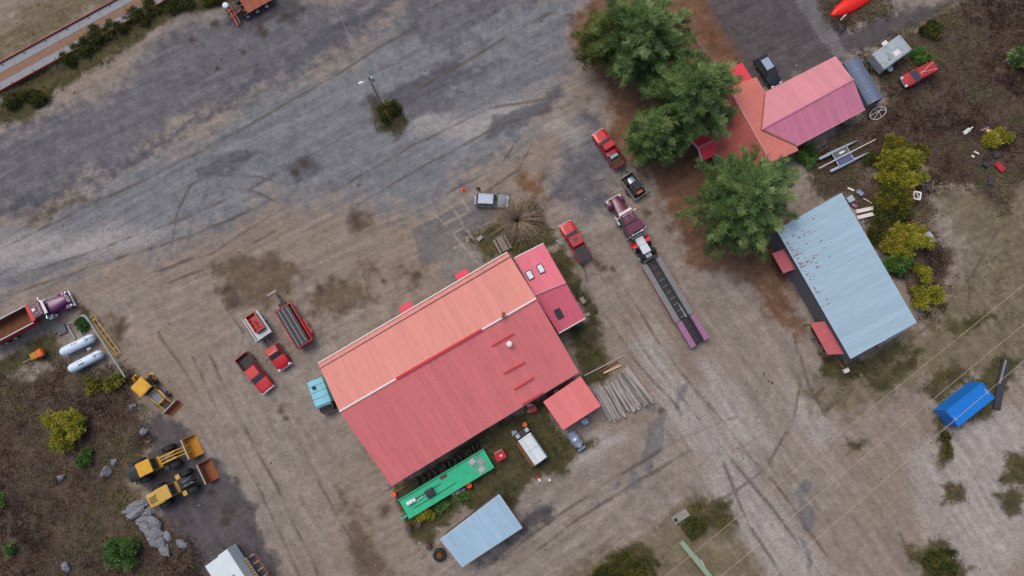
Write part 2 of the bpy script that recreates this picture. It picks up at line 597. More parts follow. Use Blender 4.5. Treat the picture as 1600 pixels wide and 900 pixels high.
gm = bpy.data.materials.new("yard_ground")
gm.use_nodes = True
nt = gm.node_tree
bs = nt.nodes["Principled BSDF"]
bs.inputs["Roughness"].default_value = 0.9
bs.inputs["Specular IOR Level"].default_value = 0.2
N = nt.nodes.new
tcg = N("ShaderNodeTexCoord")


def gnoise(scale, detail=5, rough=.6):
    n = N("ShaderNodeTexNoise")
    n.inputs["Scale"].default_value = scale
    n.inputs["Detail"].default_value = detail
    n.inputs["Roughness"].default_value = rough
    nt.links.new(tcg.outputs["Object"], n.inputs["Vector"])
    return n.outputs["Fac"]


def ramp(v, a, b, lo=0.0, hi=1.0):
    m = N("ShaderNodeMapRange")
    m.inputs["From Min"].default_value = a
    m.inputs["From Max"].default_value = b
    m.inputs["To Min"].default_value = lo
    m.inputs["To Max"].default_value = hi
    nt.links.new(v, m.inputs["Value"])
    return m.outputs["Result"]


def mixc(f, a, b, blend='MIX'):
    m = N("ShaderNodeMix")
    m.data_type = 'RGBA'
    m.blend_type = blend
    for sock, v in (("Factor", f), ("A", a), ("B", b)):
        if isinstance(v, tuple):
            m.inputs[sock].default_value = (*v, 1) if len(v) == 3 else v
        elif isinstance(v, (int, float)):
            m.inputs[sock].default_value = v
        else:
            nt.links.new(v, m.inputs[sock])
    return m.outputs["Result"]


def mth(op, a, b):
    m = N("ShaderNodeMath")
    m.operation = op.replace('ADDU', 'ADD')
    for i, v in enumerate((a, b)):
        if isinstance(v, (int, float)):
            m.inputs[i].default_value = v
        else:
            nt.links.new(v, m.inputs[i])
    m.use_clamp = op == 'ADD'
    return m.outputs[0]


def attr(name):
    a = N("ShaderNodeAttribute")
    a.attribute_name = name
    return a.outputs["Fac"]


n_mid = gnoise(0.55, 8, .68)
n_fine = gnoise(3.6, 9, .82)
n_grit = gnoise(14.0, 3, .8)
a_st, a_big = attr("streak"), attr("big")
mixfac = ramp(n_mid, .32, .68)
col = mixc(mixfac, C(150,140,131), C(124,113,104))
col = mixc(mth('MULTIPLY', ramp(a_big, .42, .62), .5), col, C(136,120,104))
for (name, ca, cb, soft, rag, polys) in ZONES:
    zc = mixc(mixfac, ca, cb)
    f = mth('ADD', attr("m_" + name), mth('ADDU', ramp(n_fine, .3, .7, -.26, .26), ramp(n_mid, .35, .65, -.2, .2))) if name not in ('concrete',) else attr("m_" + name)
    f = ramp(f, .3, .7)
    strength = {'asphalt': .85, 'pale': .65, 'mud': .8, 'tar': .55, 'damp': .75, 'needles': .85, 'straw': .8}.get(name, .95)
    col = mixc(mth('MULTIPLY', f, strength), col, zc)
col = mixc(mth('MULTIPLY', ramp(attr("joint"), .2, .8), .55), col, C(160,152,140))
col = mixc(mth('MULTIPLY', ramp(attr("track"), .1, .7), .6), col, C(86,76,67))
col = mixc(mth('MULTIPLY', ramp(attr("spot"), .1, .9), .75), col, C(66,54,44))
sv = ramp(a_st, .3, .7, .86, 1.13)
gv = ramp(n_fine, .3, .7, .66, 1.34)
bv_ = ramp(gnoise(1.4, 7, .72), .3, .7, .82, 1.18)
pk_ = gnoise(0.16, 5, .6)
hv = ramp(n_grit, .25, .75, .72, 1.28)
tot = mth('MULTIPLY', mth('MULTIPLY', mth('MULTIPLY', sv, gv), hv), bv_)
vs_ = N("ShaderNodeVectorMath")
vs_.operation = 'SCALE'
nt.links.new(col, vs_.inputs[0])
nt.links.new(tot, vs_.inputs["Scale"])
nt.links.new(vs_.outputs["Vector"], bs.inputs["Base Color"])
bp = N("ShaderNodeBump")
bp.inputs["Strength"].default_value = 0.8
bp.inputs["Distance"].default_value = 0.10
nt.links.new(n_fine, bp.inputs["Height"])
nt.links.new(bp.outputs["Normal"], bs.inputs["Normal"])
MATS["yard_ground"] = gm
ground = arr_mesh("ground", np.stack([gx, gy, gz], 1), gf, "yard_ground")
ground["kind"] = "structure"
for nm, arr in [("m_" + k, v) for k, v in MK.items()] + [("streak", st), ("track", tr), ("joint", jo), ("big", big), ("spot", sp)]:
    a = ground.data.attributes.new(nm, 'FLOAT', 'POINT')
    a.data.foreach_set("value", arr.astype(np.float32))
for p in ground.data.polygons[:0]:
    pass
ground.data.polygons.foreach_set("use_smooth", np.ones(len(gf), bool))

# ================================================================= BUILDINGS
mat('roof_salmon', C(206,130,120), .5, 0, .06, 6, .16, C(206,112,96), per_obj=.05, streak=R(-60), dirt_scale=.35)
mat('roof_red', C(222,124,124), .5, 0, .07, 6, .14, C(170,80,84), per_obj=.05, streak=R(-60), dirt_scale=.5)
mat('roof_magenta', C(214,104,124), .5, 0, .06, 5, .12, C(200,70,88), per_obj=.05, streak=R(-60), dirt_scale=.5)
mat('roof_pink', C(208,138,146), .5, 0, .06, 5, .1, C(196,108,122), per_obj=.05, streak=R(-62))
mat('roof_mauve', C(208,130,154), .5, 0, .07, 5, .15, C(150,84,100), per_obj=.05, streak=R(-62))
mat('roof_orange', C(214,128,114), .55, 0, .08, 5, .28, C(140,62,48), per_obj=.04, dirt_scale=2.5)
mat('roof_rustred', C(168,80,70), .6, 0, .12, 5, .35, C(92,50,36), per_obj=.05, dirt_scale=2.0)
mat('roof_bright', C(232,72,86), .5, 0, .06, 5, .1, C(200,60,60), per_obj=.02)
mat('roof_zinc', C(160,186,202), .45, 0.1, .06, 5, .12, C(120,148,168), per_obj=.04, streak=R(27), dirt_scale=.4)  # bare metal; its blue is reflected sky put into the base colour
mat('roof_zinc_rusty', C(140,180,210), .42, 0.15, .06, 5, .16, C(150,92,74), per_obj=.03, dirt_scale=1.6)  # same reflected-sky blue in the base, with rust blotches
mat('roof_sky_tint', C(160,190,210), .45, 0.1, .06, 5, .1, C(130,160,184), per_obj=.04, streak=R(-54))  # pale blue stands for the sky mirrored in bare metal
mat('wall_cream', C(176,168,156), .8, 0, .1, 2, .15)
mat('wall_grey', C(96,98,104), .8, 0, .1, 2, .25)
mat('trim_white', C(222,214,210), .5, 0, .06, 3)
mat('trim_red', C(196,26,38), .45, 0, .05, 3)
mat('glass_dark', (0.03, 0.045, 0.06), .08, 0, .1, 3, spec=.8)
mat('glass_sky', C(150,166,186), .1, 0, .08, 3, spec=.8)  # reflected sky put into the glass colour
mat('steel_dark', (0.035, 0.035, 0.04), .5, .3, .2, 4, .2)
mat('steel_grey', C(150,156,164), .4, .5, .12, 4, .15)
mat('chrome', (0.75, 0.76, 0.78), .18, 1.0, .05, 3)
mat('wood_grey', C(146,138,130), .85, 0, .2, 6, .2)
mat('wood_brown', C(128,92,62), .8, 0, .2, 5, .2)
mat('wood_dark', C(70,60,52), .85, 0, .2, 5, .2)
mat('rubber', (0.018, 0.018, 0.02), .8, 0, .25, 6, .15, (0.07, .06, .05))
mat('awning', C(214,48,82), .55, 0, .08, 4)


def clip_half(poly, axis, val, keep_ge):
    out = []
    n = len(poly)
    for i in range(n):
        a, b = poly[i], poly[(i + 1) % n]
        ia = (a[axis] >= val) if keep_ge else (a[axis] <= val)
        ib = (b[axis] >= val) if keep_ge else (b[axis] <= val)
        if ia:
            out.append(a)
        if ia != ib:
            t = (val - a[axis]) / (b[axis] - a[axis])
            out.append((a[0] + t * (b[0] - a[0]), a[1] + t * (b[1] - a[1])))
    return out


def roof_slope(parent, pts, eave, material, sheet_w=0.92, ribs=3, th=0.04, rib_h=0.025, rib_w=0.05):
    """a plane of separate ribbed metal sheets that run up the slope, cut to the outline pts"""
    pts = [Vector(p) for p in pts]
    u = (Vector(eave[1]) - Vector(eave[0])).normalized()
    nrm = Vector((0, 0, 0))
    for i in range(len(pts)):
        nrm += (pts[i] - pts[0]).cross(pts[(i + 1) % len(pts)] - pts[0])
    nrm.normalize()
    if nrm.z < 0:
        nrm = -nrm
    u = (u - nrm * u.dot(nrm)).normalized()
    v = nrm.cross(u)
    o = pts[0]
    q = [((p - o).dot(u), (p - o).dot(v)) for p in pts]
    umin, umax = min(a[0] for a in q), max(a[0] for a in q)
    n = max(1, round((umax - umin) / sheet_w))
    w = (umax - umin) / n
    W = lambda a, h: o + u * a[0] + v * a[1] + nrm * h
    for i in range(n):
        u0, u1 = umin + i * w, umin + (i + 1) * w
        s = clip_half(clip_half(q, 0, u0 + .004, True), 0, u1 - .004, False)
        if len(s) < 3:
            continue
        lift = .004 * (i % 2)
        mb = MB()
        mb.prism([W(a, -th + lift) for a in s], nrm * th)
        for k in range(ribs):
            ur = u0 + (k + .5) * w / ribs
            c = clip_half(clip_half(q, 0, ur - rib_w / 2, True), 0, ur + rib_w / 2, False)
            if len(c) >= 3:
                vv = [a[1] for a in c]
                a0, a1 = min(vv) + .01, max(vv) - .01
                if a1 - a0 > .05:
                    lo = [W((ur - rib_w / 2, a0), lift - .005), W((ur + rib_w / 2, a0), lift - .005), W((ur + rib_w / 2, a1), lift - .005), W((ur - rib_w / 2, a1), lift - .005)]
                    hi = [W((ur - rib_w / 4, a0), lift + rib_h), W((ur + rib_w / 4, a0), lift + rib_h), W((ur + rib_w / 4, a1), lift + rib_h), W((ur - rib_w / 4, a1), lift + rib_h)]
                    mb.hexa(lo, hi)
        mb.build('roof_sheet', material, parent, world=True)
    return nrm


def bar(mb, a, b, w, h, up=Vector((0, 0, 1))):
    """squared bar along a-b"""
    a, b = Vector(a), Vector(b)
    d = (b - a).normalized()
    s = d.cross(up).normalized() * w / 2
    t = s.cross(d).normalized() * h / 2
    lo = [a - s - t, a + s - t, a + s + t, a - s + t]
    hi = [p + (b - a) for p in lo]
    return mb.hexa(lo, hi)


def part_bar(parent, name, a, b, w, h, material):
    mb = MB()
    bar(mb, a, b, w, h)
    return mb.build(name, material, parent, world=True)


def walls(parent, foot, tops, material, inset=.3):
    """one part 'wall' for each side; foot = roof corners, tops = heights, gable peaks may be given as extra points"""
    c = sum((Vector((p[0], p[1], 0)) for p in foot), Vector()) / len(foot)
    ins = []
    for p in foot:
        d = Vector((p[0], p[1], 0)) - c
        ins.append(c + d * (1 - inset / max(d.length, .1)))
    n = len(ins)
    for i in range(n):
        a, b = ins[i], ins[(i + 1) % n]
        za, zb = tops[i], tops[(i + 1) % n]
        d = (b - a).normalized()
        nrm = Vector((d.y, -d.x, 0)) * .12
        if nrm.dot((a + b) / 2 - c) > 0:
            nrm = -nrm
        a2 = a + d * (.13 if i % 2 else 0)
        b2 = b - d * (.13 if i % 2 else 0)
        mb = MB()
        mb.prism([(a2.x, a2.y, -.15), (b2.x, b2.y, -.15), (b2.x, b2.y, zb), (a2.x, a2.y, za)], nrm)
        mb.build('wall', material, parent, world=True)
    return ins


def up(p, dz):
    return Vector((p[0], p[1], p[2] + dz))


# ---- main workshop -------------------------------------------------
A, B = P(497, 568, 5.0), P(793, 394, 5.0)
RW, RE = P(530, 643, 7.4), P(838, 466, 7.4)
Dw, De = P(612, 760, 3.6), P(905, 582, 3.6)
ctr = (A + B + Dw + De) / 4
shop = thing('workshop', 'long red metal roofed workshop with salmon front slope and skylit pink annex', 'building', (ctr.x, ctr.y, 0))
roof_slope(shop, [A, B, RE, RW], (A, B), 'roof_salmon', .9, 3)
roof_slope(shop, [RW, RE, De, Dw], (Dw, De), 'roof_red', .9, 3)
# lower fascia strip along the front eave
n_out = (A - RW); n_out.z = 0; n_out.normalize()
al = (B - A).normalized()
fa = [A + n_out * .02 + Vector((0, 0, .05)), B + n_out * .02 + Vector((0, 0, .05))]
mb = MB(); bar(mb, fa[0], fa[1], .14, .16); mb.build('gutter', 'trim_white', shop, world=True)
up_s = (RW - A).normalized()
mb = MB(); bar(mb, A + up_s * .75 + Vector((0, 0, .04)), B + up_s * .75 + Vector((0, 0, .04)), .07, .07); mb.build('snow_rail', 'steel_dark', shop, world=True)
# ridge: pale caps at the ends, tall red cap in the middle
def lerp(a, b, t):
    return Vector(a) + (Vector(b) - Vector(a)) * t
for t0, t1, m, w, h in ((0, .285, 'trim_white', .22, .10), (.285, .72, 'trim_red', .30, .22), (.72, 1.0, 'trim_white', .22, .10)):
    part_bar(shop, 'ridge_cap', up(lerp(RW, RE, t0 + .001), .05), up(lerp(RW, RE, t1 - .001), .05), w, h, m)
# short red snow guards on the back slope
dn = (Dw - RW).normalized()
def on_back(px, py):
    # point of the back slope under a picture point
    n = (RE - RW).cross(Dw - RW).normalized()
    c0 = Vector((0, 0, CAM_H)); d = (P(px, py, 0) - c0)
    t = (RW - c0).dot(n) / d.dot(n)
    return c0 + d * t
def on_plane(px, py, a, b, c):
    n = (Vector(b) - Vector(a)).cross(Vector(c) - Vector(a)).normalized()
    c0 = Vector((0, 0, CAM_H)); d = (P(px, py, 0) - c0)
    return c0 + d * ((Vector(a) - c0).dot(n) / d.dot(n))
for (x0, y0, x1, y1) in ((768,541,803,521), (787,584,820,566), (803,609,834,590), (816,632,849,613)):
    part_bar(shop, 'snow_guard', up(on_back(x0, y0), .09), up(on_back(x1, y1), .09), .14, .10, 'trim_red')
q = on_back(796, 538)
mb = MB(); mb.tube(q - Vector((0, 0, .2)), up(q, .35), .2, .2, 14)
vent = mb.build('turbine_vent', 'steel_grey', shop, True, world=True)
mb = MB()
mb.loft([[Vector((q.x + r * math.cos(t), q.y + r * math.sin(t), q.z + z)) for t in [2 * math.pi * i / 16 for i in range(16)]] for r, z in ((.2, .35), (.36, .42), (.4, .58), (.33, .74), (.15, .82))])
mb.build('vent_dome', 'trim_white', shop, True, world=True)
q = on_back(787, 491)
mb = MB(); mb.tube(q - Vector((0, 0, .2)), up(q, .9), .11, .11, 10); mb.tube(up(q, .9), up(q, 1.02), .22, .06, 10)
mb.tube(q + Vector((.3, -.2, -.1)), q + Vector((.3, -.2, .5)), .07, .07, 8)
mb.box((q.x - .1, q.y - .3, q.z + .15), (.3, .25, .3), .5)
mb.build('flue', 'wood_brown', shop, world=True)
wl = walls(shop, [A, B, De, Dw], [4.85, 4.85, 3.45, 3.45], 'wall_cream', .45)
for g0, g1, gr in ((wl[0], wl[3], RW), (wl[1], wl[2], RE)):      # gable triangles
    e = Vector((gr.x, gr.y, 0)); k = (ctr - e); k.z = 0; e = e + k.normalized() * .32
    mb = MB()
    th_ = k.normalized() * .1
    mb.prism([(g0.x, g0.y, 4.85), (g1.x, g1.y, 3.45), (e.x, e.y, 7.2)], th_)
    mb.build('gable', 'wall_cream', shop, world=True)
# front overhead doors with red canopies
for px, py, w in ((635, 481, 1.7), (722, 429, 1.7), (560, 524, 0)):
    q = P(px, py, 3.0)
    t = (Vector((q.x, q.y, 0)) - Vector((A.x, A.y, 0))).dot(Vector((al.x, al.y, 0)))
    base = Vector((A.x, A.y, 0)) + al * t - n_out * .35
    mb = MB()
    mb.box((base.x + n_out.x * .0, base.y + n_out.y * .0, 1.9), (3.4, .1, 3.8), math.atan2(al.y, al.x))
    d = mb.build('overhead_door', 'trim_white', shop, world=True)
    if w:
        c1 = base + n_out * .05
        lo = [c1 - al * w * .5 + Vector((0, 0, 3.3)), c1 + al * w * .5 + Vector((0, 0, 3.3)), c1 + al * w * .5 + n_out * 1.55 + Vector((0, 0, 2.9)), c1 - al * w * .5 + n_out * 1.55 + Vector((0, 0, 2.9))]
        mb = MB(); mb.hexa(lo, [up(p, .08) for p in lo]); mb.build('door_canopy', 'awning', shop, world=True)
# annex (moves with the workshop)
a1, a2 = P(803, 403, 3.6), P(849, 380, 3.6)
r1, r2_ = P(835, 461, 5.1), P(884, 441, 5.1)
b1, b2 = P(873, 521, 3.6), P(915, 497, 3.6)
back = (RW - RE).normalized() * 0.5
roof_slope(shop, [a1, a2, r2_, r1], (a1, a2), 'roof_magenta', .9, 3)
roof_slope(shop, [r1, r2_, b2, b1], (b1, b2), 'roof_magenta', .9, 3)
part_bar(shop, 'ridge_cap', up(r1, .05), up(r2_, .05), .24, .09, 'roof_pink')
for s0, s1_ in ((a1, a2), (b1, b2)):
    part_bar(shop, 'gutter', up(s0, -.02), up(s1_, -.02), .12, .1, 'trim_white')
walls(shop, [a1, a2, b2, b1], [3.45] * 4, 'wall_cream', .35)
g = (r2_ + (r1 - r2_).normalized() * .3)
g0 = a2 + (a1 - a2).normalized() * .3; g1 = b2 + (b1 - b2).normalized() * .3
mb = MB(); mb.prism([(g0.x, g0.y, 3.45), (g1.x, g1.y, 3.45), (g.x, g.y, 4.95)], (r1 - r2_).normalized() * .1)
mb.build('gable', 'wall_cream', shop, world=True)
for px, py, (pa, pb, pc), gl in ((828, 430, (a1, a2, r1), 'glass_sky'), (845, 420, (a1, a2, r1), 'glass_sky'), (873, 490, (b1, b2, r1), 'glass_dark')):
    q = on_plane(px, py, pa, pb, pc)
    uu = (Vector(pb) - Vector(pa)).normalized()
    nn = uu.cross(Vector(pc) - Vector(pa)).normalized()
    if nn.z < 0: nn = -nn
    vv = nn.cross(uu)
    fr = MB()
    for su, sv, lu, lv in ((-.36, 0, .10, 1.25), (.36, 0, .10, 1.25), (0, .6, .62, .10), (0, -.6, .62, .10)):
        c = q + uu * su + vv * sv
        lo = [c + uu * x * lu / 2 + vv * y * lv / 2 - nn * .05 for x, y in ((-1, -1), (1, -1), (1, 1), (-1, 1))]
        fr.hexa(lo, [p + nn * .19 for p in lo])
    sk = fr.build('skylight', 'steel_dark', shop, world=True)
    lo = [q + uu * x * .31 + vv * y * .55 for x, y in ((-1, -1), (1, -1), (1, 1), (-1, 1))]
    pm = MB(); pm.hexa([p - nn * .03 for p in lo], [p + nn * .09 for p in lo])
    po = pm.build('pane', gl, shop, world=True)
    po.parent = sk

# ---- simple single-pitch sheds -------------------------------------
def shed(name, label, corners, zs, material, sheet_w, open_sides=False, trim='trim_white', eave=(0, 1), wall='wall_grey', ribs=3, inset=.25):
    pts = [P(c[0], c[1], z) for c, z in zip(corners, zs)]
    n = (pts[1] - pts[0]).cross(pts[3] - pts[0]); n.normalize()
    pts[2] = pts[2] - n * (pts[2] - pts[0]).dot(n)
    c = sum(pts, Vector()) / 4
    t = thing(name, label, 'shed' if name != 'storage_barn' else 'barn', (c.x, c.y, 0))
    roof_slope(t, pts, (pts[eave[0]], pts[eave[1]]), material, sheet_w, ribs)
    for i in range(4):
        a, b = pts[i], pts[(i + 1) % 4]
        part_bar(t, 'fascia', up(a, -.10), up(b, -.10), .07, .16, trim)
    if open_sides:
        ins = [c + (p - c) * .93 for p in pts]
        for i in range(4):
            for k in ((0, .5) if (pts[i] - pts[(i + 1) % 4]).length > 6 else (0,)):
                p = lerp(ins[i], ins[(i + 1) % 4], k)
                mb = MB(); mb.box((p.x, p.y, (p.z - .15) / 2), (.18, .18, p.z - .15)); mb.build('post', 'wood_dark', t, world=True)
    else:
        walls(t, pts, [p.z - .16 for p in pts], wall, inset)
    return t, pts


barn, bp_ = shed('storage_barn', 'large blue grey metal roofed storage barn with rust spots beside the yellow bushes',
                 [(1213,359), (1315,301), (1433,504), (1329,561)], [4.0, 4.9, 4.9, 4.0], 'roof_zinc', .92, eave=(1, 2), trim='steel_dark', wall='wall_grey', inset=.3)
# rust flakes: patches of bare rusted metal on the ribs near the low edge
rust = mat('rust', C(142,98,82), .9, 0, .25, 8, .3, C(96,60,46))
bu = (bp_[3] - bp_[0]).normalized(); bv = (bp_[1] - bp_[0]).normalized(); bn = bv.cross(bu).normalized()
if bn.z < 0: bn = -bn
rr = random.Random(5)
mb = MB()
for i in range(80):
    d = abs(rr.gauss(0, 1.7)) + .25
    s = rr.uniform(1.0, 11.5) if d < 1.2 else rr.uniform(1.0, 7.5)
    if rr.random() < .35: d = .55 + rr.uniform(-.18, .18); s = rr.uniform(2.0, 9.5)
    if d > 5: continue
    c = bp_[0] + bu * s + bv * d + bn * .008
    L_, W_ = rr.uniform(.06, .26), rr.uniform(.03, .10)
    k = [c + bv * x * L_ * rr.uniform(.6, 1.2) + bu * y * W_ * rr.uniform(.6, 1.3) for x, y in ((-1, -.6), (0, -1), (1, -.5), (.8, .7), (-.2, 1), (-1, .5))]
    mb.prism(k, bn * .006)
mb.build('rust_patches', 'rust', barn, world=True, kind='stuff')
# two red lean-to roofs on its yard side
for nm, lab, cs, zs in (('lean_to', 'small red lean-to roof on the yard side of the barn, nearer its lower corner', [(1266,505), (1289,502), (1319,553), (1293,554)], [2.3, 2.9, 2.9, 2.3]),
                        ('lean_to', 'small dull red lean-to roof beside the barn, half under the pine', [(1206,396), (1228,388), (1244,420), (1224,427)], [2.3, 2.9, 2.9, 2.3])):
    pts = [P(c[0], c[1], z) for c, z in zip(cs, zs)]
    n = (pts[1] - pts[0]).cross(pts[3] - pts[0]).normalized()
    pts[2] = pts[2] - n * (pts[2] - pts[0]).dot(n)
    c = sum(pts, Vector()) / 4
    t = thing(nm, lab, 'lean-to', (c.x, c.y, 0))
    roof_slope(t, pts, (pts[0], pts[3]), mat('roof_lean', C(186,92,98), .55, 0, .1, 4, .25, C(206,140,140), per_obj=.05), .8, 2)
    for p in (pts[0], pts[3], lerp(pts[0], pts[3], .5)):
        qx = p + (c - p) * .08
        mb = MB(); mb.box((qx.x, qx.y, (p.z - .12) / 2), (.12, .12, p.z - .12)); mb.build('post', 'wood_dark', t, world=True)
    mb = MB()
    for k in range(4):
        p = lerp(pts[1], pts[2], .15 + .23 * k) + (pts[0] - pts[1]) * .35
        mb.box((p.x, p.y, .4 + .1 * k), (.7, .9, .8 + .2 * k), .4 * k)
    mb.build('stored_crates', 'wood_dark', t, world=True)

small_shed, _ = shed('small_shed', 'small square red metal roofed shed beside the log pile', [(849,628), (907,588), (939,634), (880,672)], [3.2, 3.2, 3.0, 3.0], 'roof_red', .92, trim='trim_red', wall='wall_cream')
blue_shed, _ = shed('blue_roofed_shed', 'pale blue metal roofed shed standing alone at the lower edge', [(688,843), (780,773), (816,825), (722,886)], [3.1, 3.1, 2.8, 2.8], 'roof_sky_tint', .92, wall='wall_grey')

# ---- house -----------------------------------------------------------
ze, zr = 3.0, 4.7
E0, E1 = P(1182, 120, ze), P(1248, 235, ze)            # east eave
dE = (E1 - E0).normalized()
pw = Vector((-dE.y, dE.x, 0))
if pw.x > 0: pw = -pw
rid0, rid1 = P(1150, 157, zr), P(1196, 236, zr)
dist = (rid0 - E0).dot(pw)
R0 = Vector((E0.x, E0.y, zr)) + pw * dist
R1 = Vector((E1.x, E1.y, zr)) + pw * dist
W0, W1 = Vector((E0.x, E0.y, ze)) + pw * dist * 2, Vector((E1.x, E1.y, ze)) + pw * dist * 2
hc = (E0 + E1 + W0 + W1) / 4
house = thing('house', 'house with orange and pink metal roofs in an L beside the pines', 'house', (hc.x, hc.y, 0))
# wing
n0, n1 = P(1195, 145, ze), P(1306, 88, ze)
s1p, s0p = P(1352, 171, ze), P(1245, 228, ze)
g1p, g0p = P(1333, 124, 4.4), P(1190, 202, 4.4)
# the east slope of the main block is cut away under the wing
def pl(a, b, c, p):   # drop p vertically onto a plane
    n = (Vector(b) - Vector(a)).cross(Vector(c) - Vector(a))
    p = Vector(p)
    return Vector((p.x, p.y, a.z - (n.x * (p.x - a.x) + n.y * (p.y - a.y)) / n.z))
roof_slope(house, [E0, E1, R1, R0], (E0, E1), 'roof_orange', .8, 3)
roof_slope(house, [W0, W1, R1, R0], (W0, W1), 'roof_rustred', .8, 3)
part_bar(house, 'ridge_cap', up(R0, .05), up(R1, .05), .2, .08, 'roof_pink')
roof_slope(house, [n0, n1, g1p, g0p], (n0, n1), 'roof_pink', .75, 3)
roof_slope(house, [s0p, s1p, g1p, g0p], (s0p, s1p), 'roof_mauve', .75, 3)
part_bar(house, 'ridge_cap', up(g0p, .05), up(g1p, .05), .22, .08, 'roof_mauve')
for a, b in ((n0, n1), (s0p, s1p)):
    part_bar(house, 'gutter', up(a, -.04), up(b, -.04), .12, .1, 'roof_pink')
part_bar(house, 'valley', up(n0, .03), up(g0p, .03), .22, .05, 'rust')
part_bar(house, 'valley', up(s0p, .03), up(g0p, .03), .22, .05, 'rust')
walls(house, [E0, E1, W1, W0], [2.85] * 4, 'wall_cream', .5)
walls(house, [n0, n1, s1p, s0p], [2.85] * 4, 'wall_cream', .45)
k = (g0p - g1p).normalized() * .3
mb = MB(); mb.prism([n1 + k + (s1p - n1) * .06 - Vector((0, 0, .15)), s1p + k + (n1 - s1p) * .06 - Vector((0, 0, .15)), g1p + k - Vector((0, 0, .15))], k * .3)
mb.build('gable', 'wall_cream', house, world=True)
# bright red north addition and the west porch
z0 = 2.7
roof_slope(house, [P(1128,112,3.3), P(1160,98,2.7), P(1175,123,2.7), P(1143,138,3.3)], (P(1160,98,2.7), P(1175,123,2.7)), 'roof_bright', .7, 3)
walls(house, [P(1130,112,z0), P(1160,99,z0), P(1174,122,z0), P(1144,137,z0)], [2.5] * 4, 'wall_cream', .3)
pr0, pr1 = P(1092, 231, 3.6), P(1139, 207, 3.6)
pe0, pe1 = P(1098, 251, 2.7), P(1128, 238, 2.7)
pn0 = 2 * Vector((pr0.x, pr0.y, 0)) - Vector((pe0.x, pe0.y, 0)); pn0.z = 2.7
pn1 = pn0 + (pe1 - pe0)
roof_slope(house, [pe0, pe1, pr1, pr0], (pe0, pe1), 'roof_bright', .7, 3)
roof_slope(house, [pn0, pn1, pr1, pr0], (pn0, pn1), 'roof_bright', .7, 3)
part_bar(house, 'ridge_cap', up(pr0, .05), up(pr1, .05), .18, .08, 'roof_pink')
part_bar(house, 'barge_board', pe0 + Vector((-.08, -.04, -.05)), pr0 + Vector((-.08, -.04, -.05)), .1, .3, 'trim_white')
part_bar(house, 'barge_board', pn0 + Vector((-.08, -.04, -.05)), pr0 + Vector((-.08, -.04, -.05)), .1, .3, 'trim_white')
for p in (pe0, pn0):
    qx = p + (pe1 - pe0).normalized() * .2 + (pr0 - p) * .1
    mb = MB(); mb.box((qx.x, qx.y, 1.3), (.14, .14, 2.6)); mb.build('porch_post', 'trim_white', house, world=True)
# fence line north of the house
a, b = P(1078, 57), P(1101, 87)
fen = thing('rail_fence', 'short grey wooden rail fence between the pine and the dark driveway', 'fence', a)
for k in range(4):
    p = lerp(a, b, k / 3); mb = MB(); mb.box((p.x, p.y, .5), (.1, .1, 1.0)); mb.build('post', 'wood_grey', fen, world=True)
for z in (.45, .85):
    part_bar(fen, 'rail', up(a, z), up(b, z), .06, .12, 'wood_grey')

# ---- arched shelter at the gable of the wing ------------------------
mat('tarp_slate', C(98,112,136), .45, 0, .08, 3, .1, C(70,80,96))
c0, c1, c2, c3 = P(1319,98,2.2), P(1343,88,2.2), P(1381,148,2.2), P(1357,163,2.2)
sh = (c0 + c1 + c2 + c3) / 4
shel = thing('arched_shelter', 'slate blue arched tarp shelter in four bays at the pink gable', 'shelter', (sh.x, sh.y, 0))
la, lb = (c3 - c0), (c1 - c0)
def arch_pt(s, t):                # s along, t across 0..1
    base = c0 + la * s + lb * t
    return Vector((base.x, base.y, 1.9 + .75 * math.sin(math.pi * (.08 + .84 * t))))
for k in range(4):
    s0, s1_ = k / 4 + .004, (k + 1) / 4 - .004
    mb = MB()
    nT = 10
    top = [[arch_pt(s, i / nT) for i in range(nT + 1)] for s in (s0, s1_)]
    for i in range(nT):
        q4 = [top[0][i], top[1][i], top[1][i + 1], top[0][i + 1]]
        mb.hexa([p - Vector((0, 0, .03)) for p in q4], q4)
    mb.build('roof_bay', 'tarp_slate', shel, True, world=True)
for k in range(5):
    mb = MB()
    pts = [arch_pt(k / 4, i / 10) + Vector((0, 0, .012)) for i in range(11)]
    mb.path([Vector((pts[0].x, pts[0].y, 0))] + pts + [Vector((pts[-1].x, pts[-1].y, 0))], .035, 6)
    mb.build('hoop', 'steel_grey', shel, True, world=True)
for t in (0.0, 1.0):
    p, q = arch_pt(.004, t), arch_pt(.996, t)
    mb = MB(); mb.hexa([Vector((p.x, p.y, .05)), Vector((q.x, q.y, .05)), Vector((q.x, q.y + .02, .05)), Vector((p.x, p.y + .02, .05))], [p - Vector((0, 0, .05)), q - Vector((0, 0, .05)), q + Vector((0, .02, -.05)), p + Vector((0, .02, -.05))])
    mb.build('side_sheet', 'tarp_slate', shel, world=True)

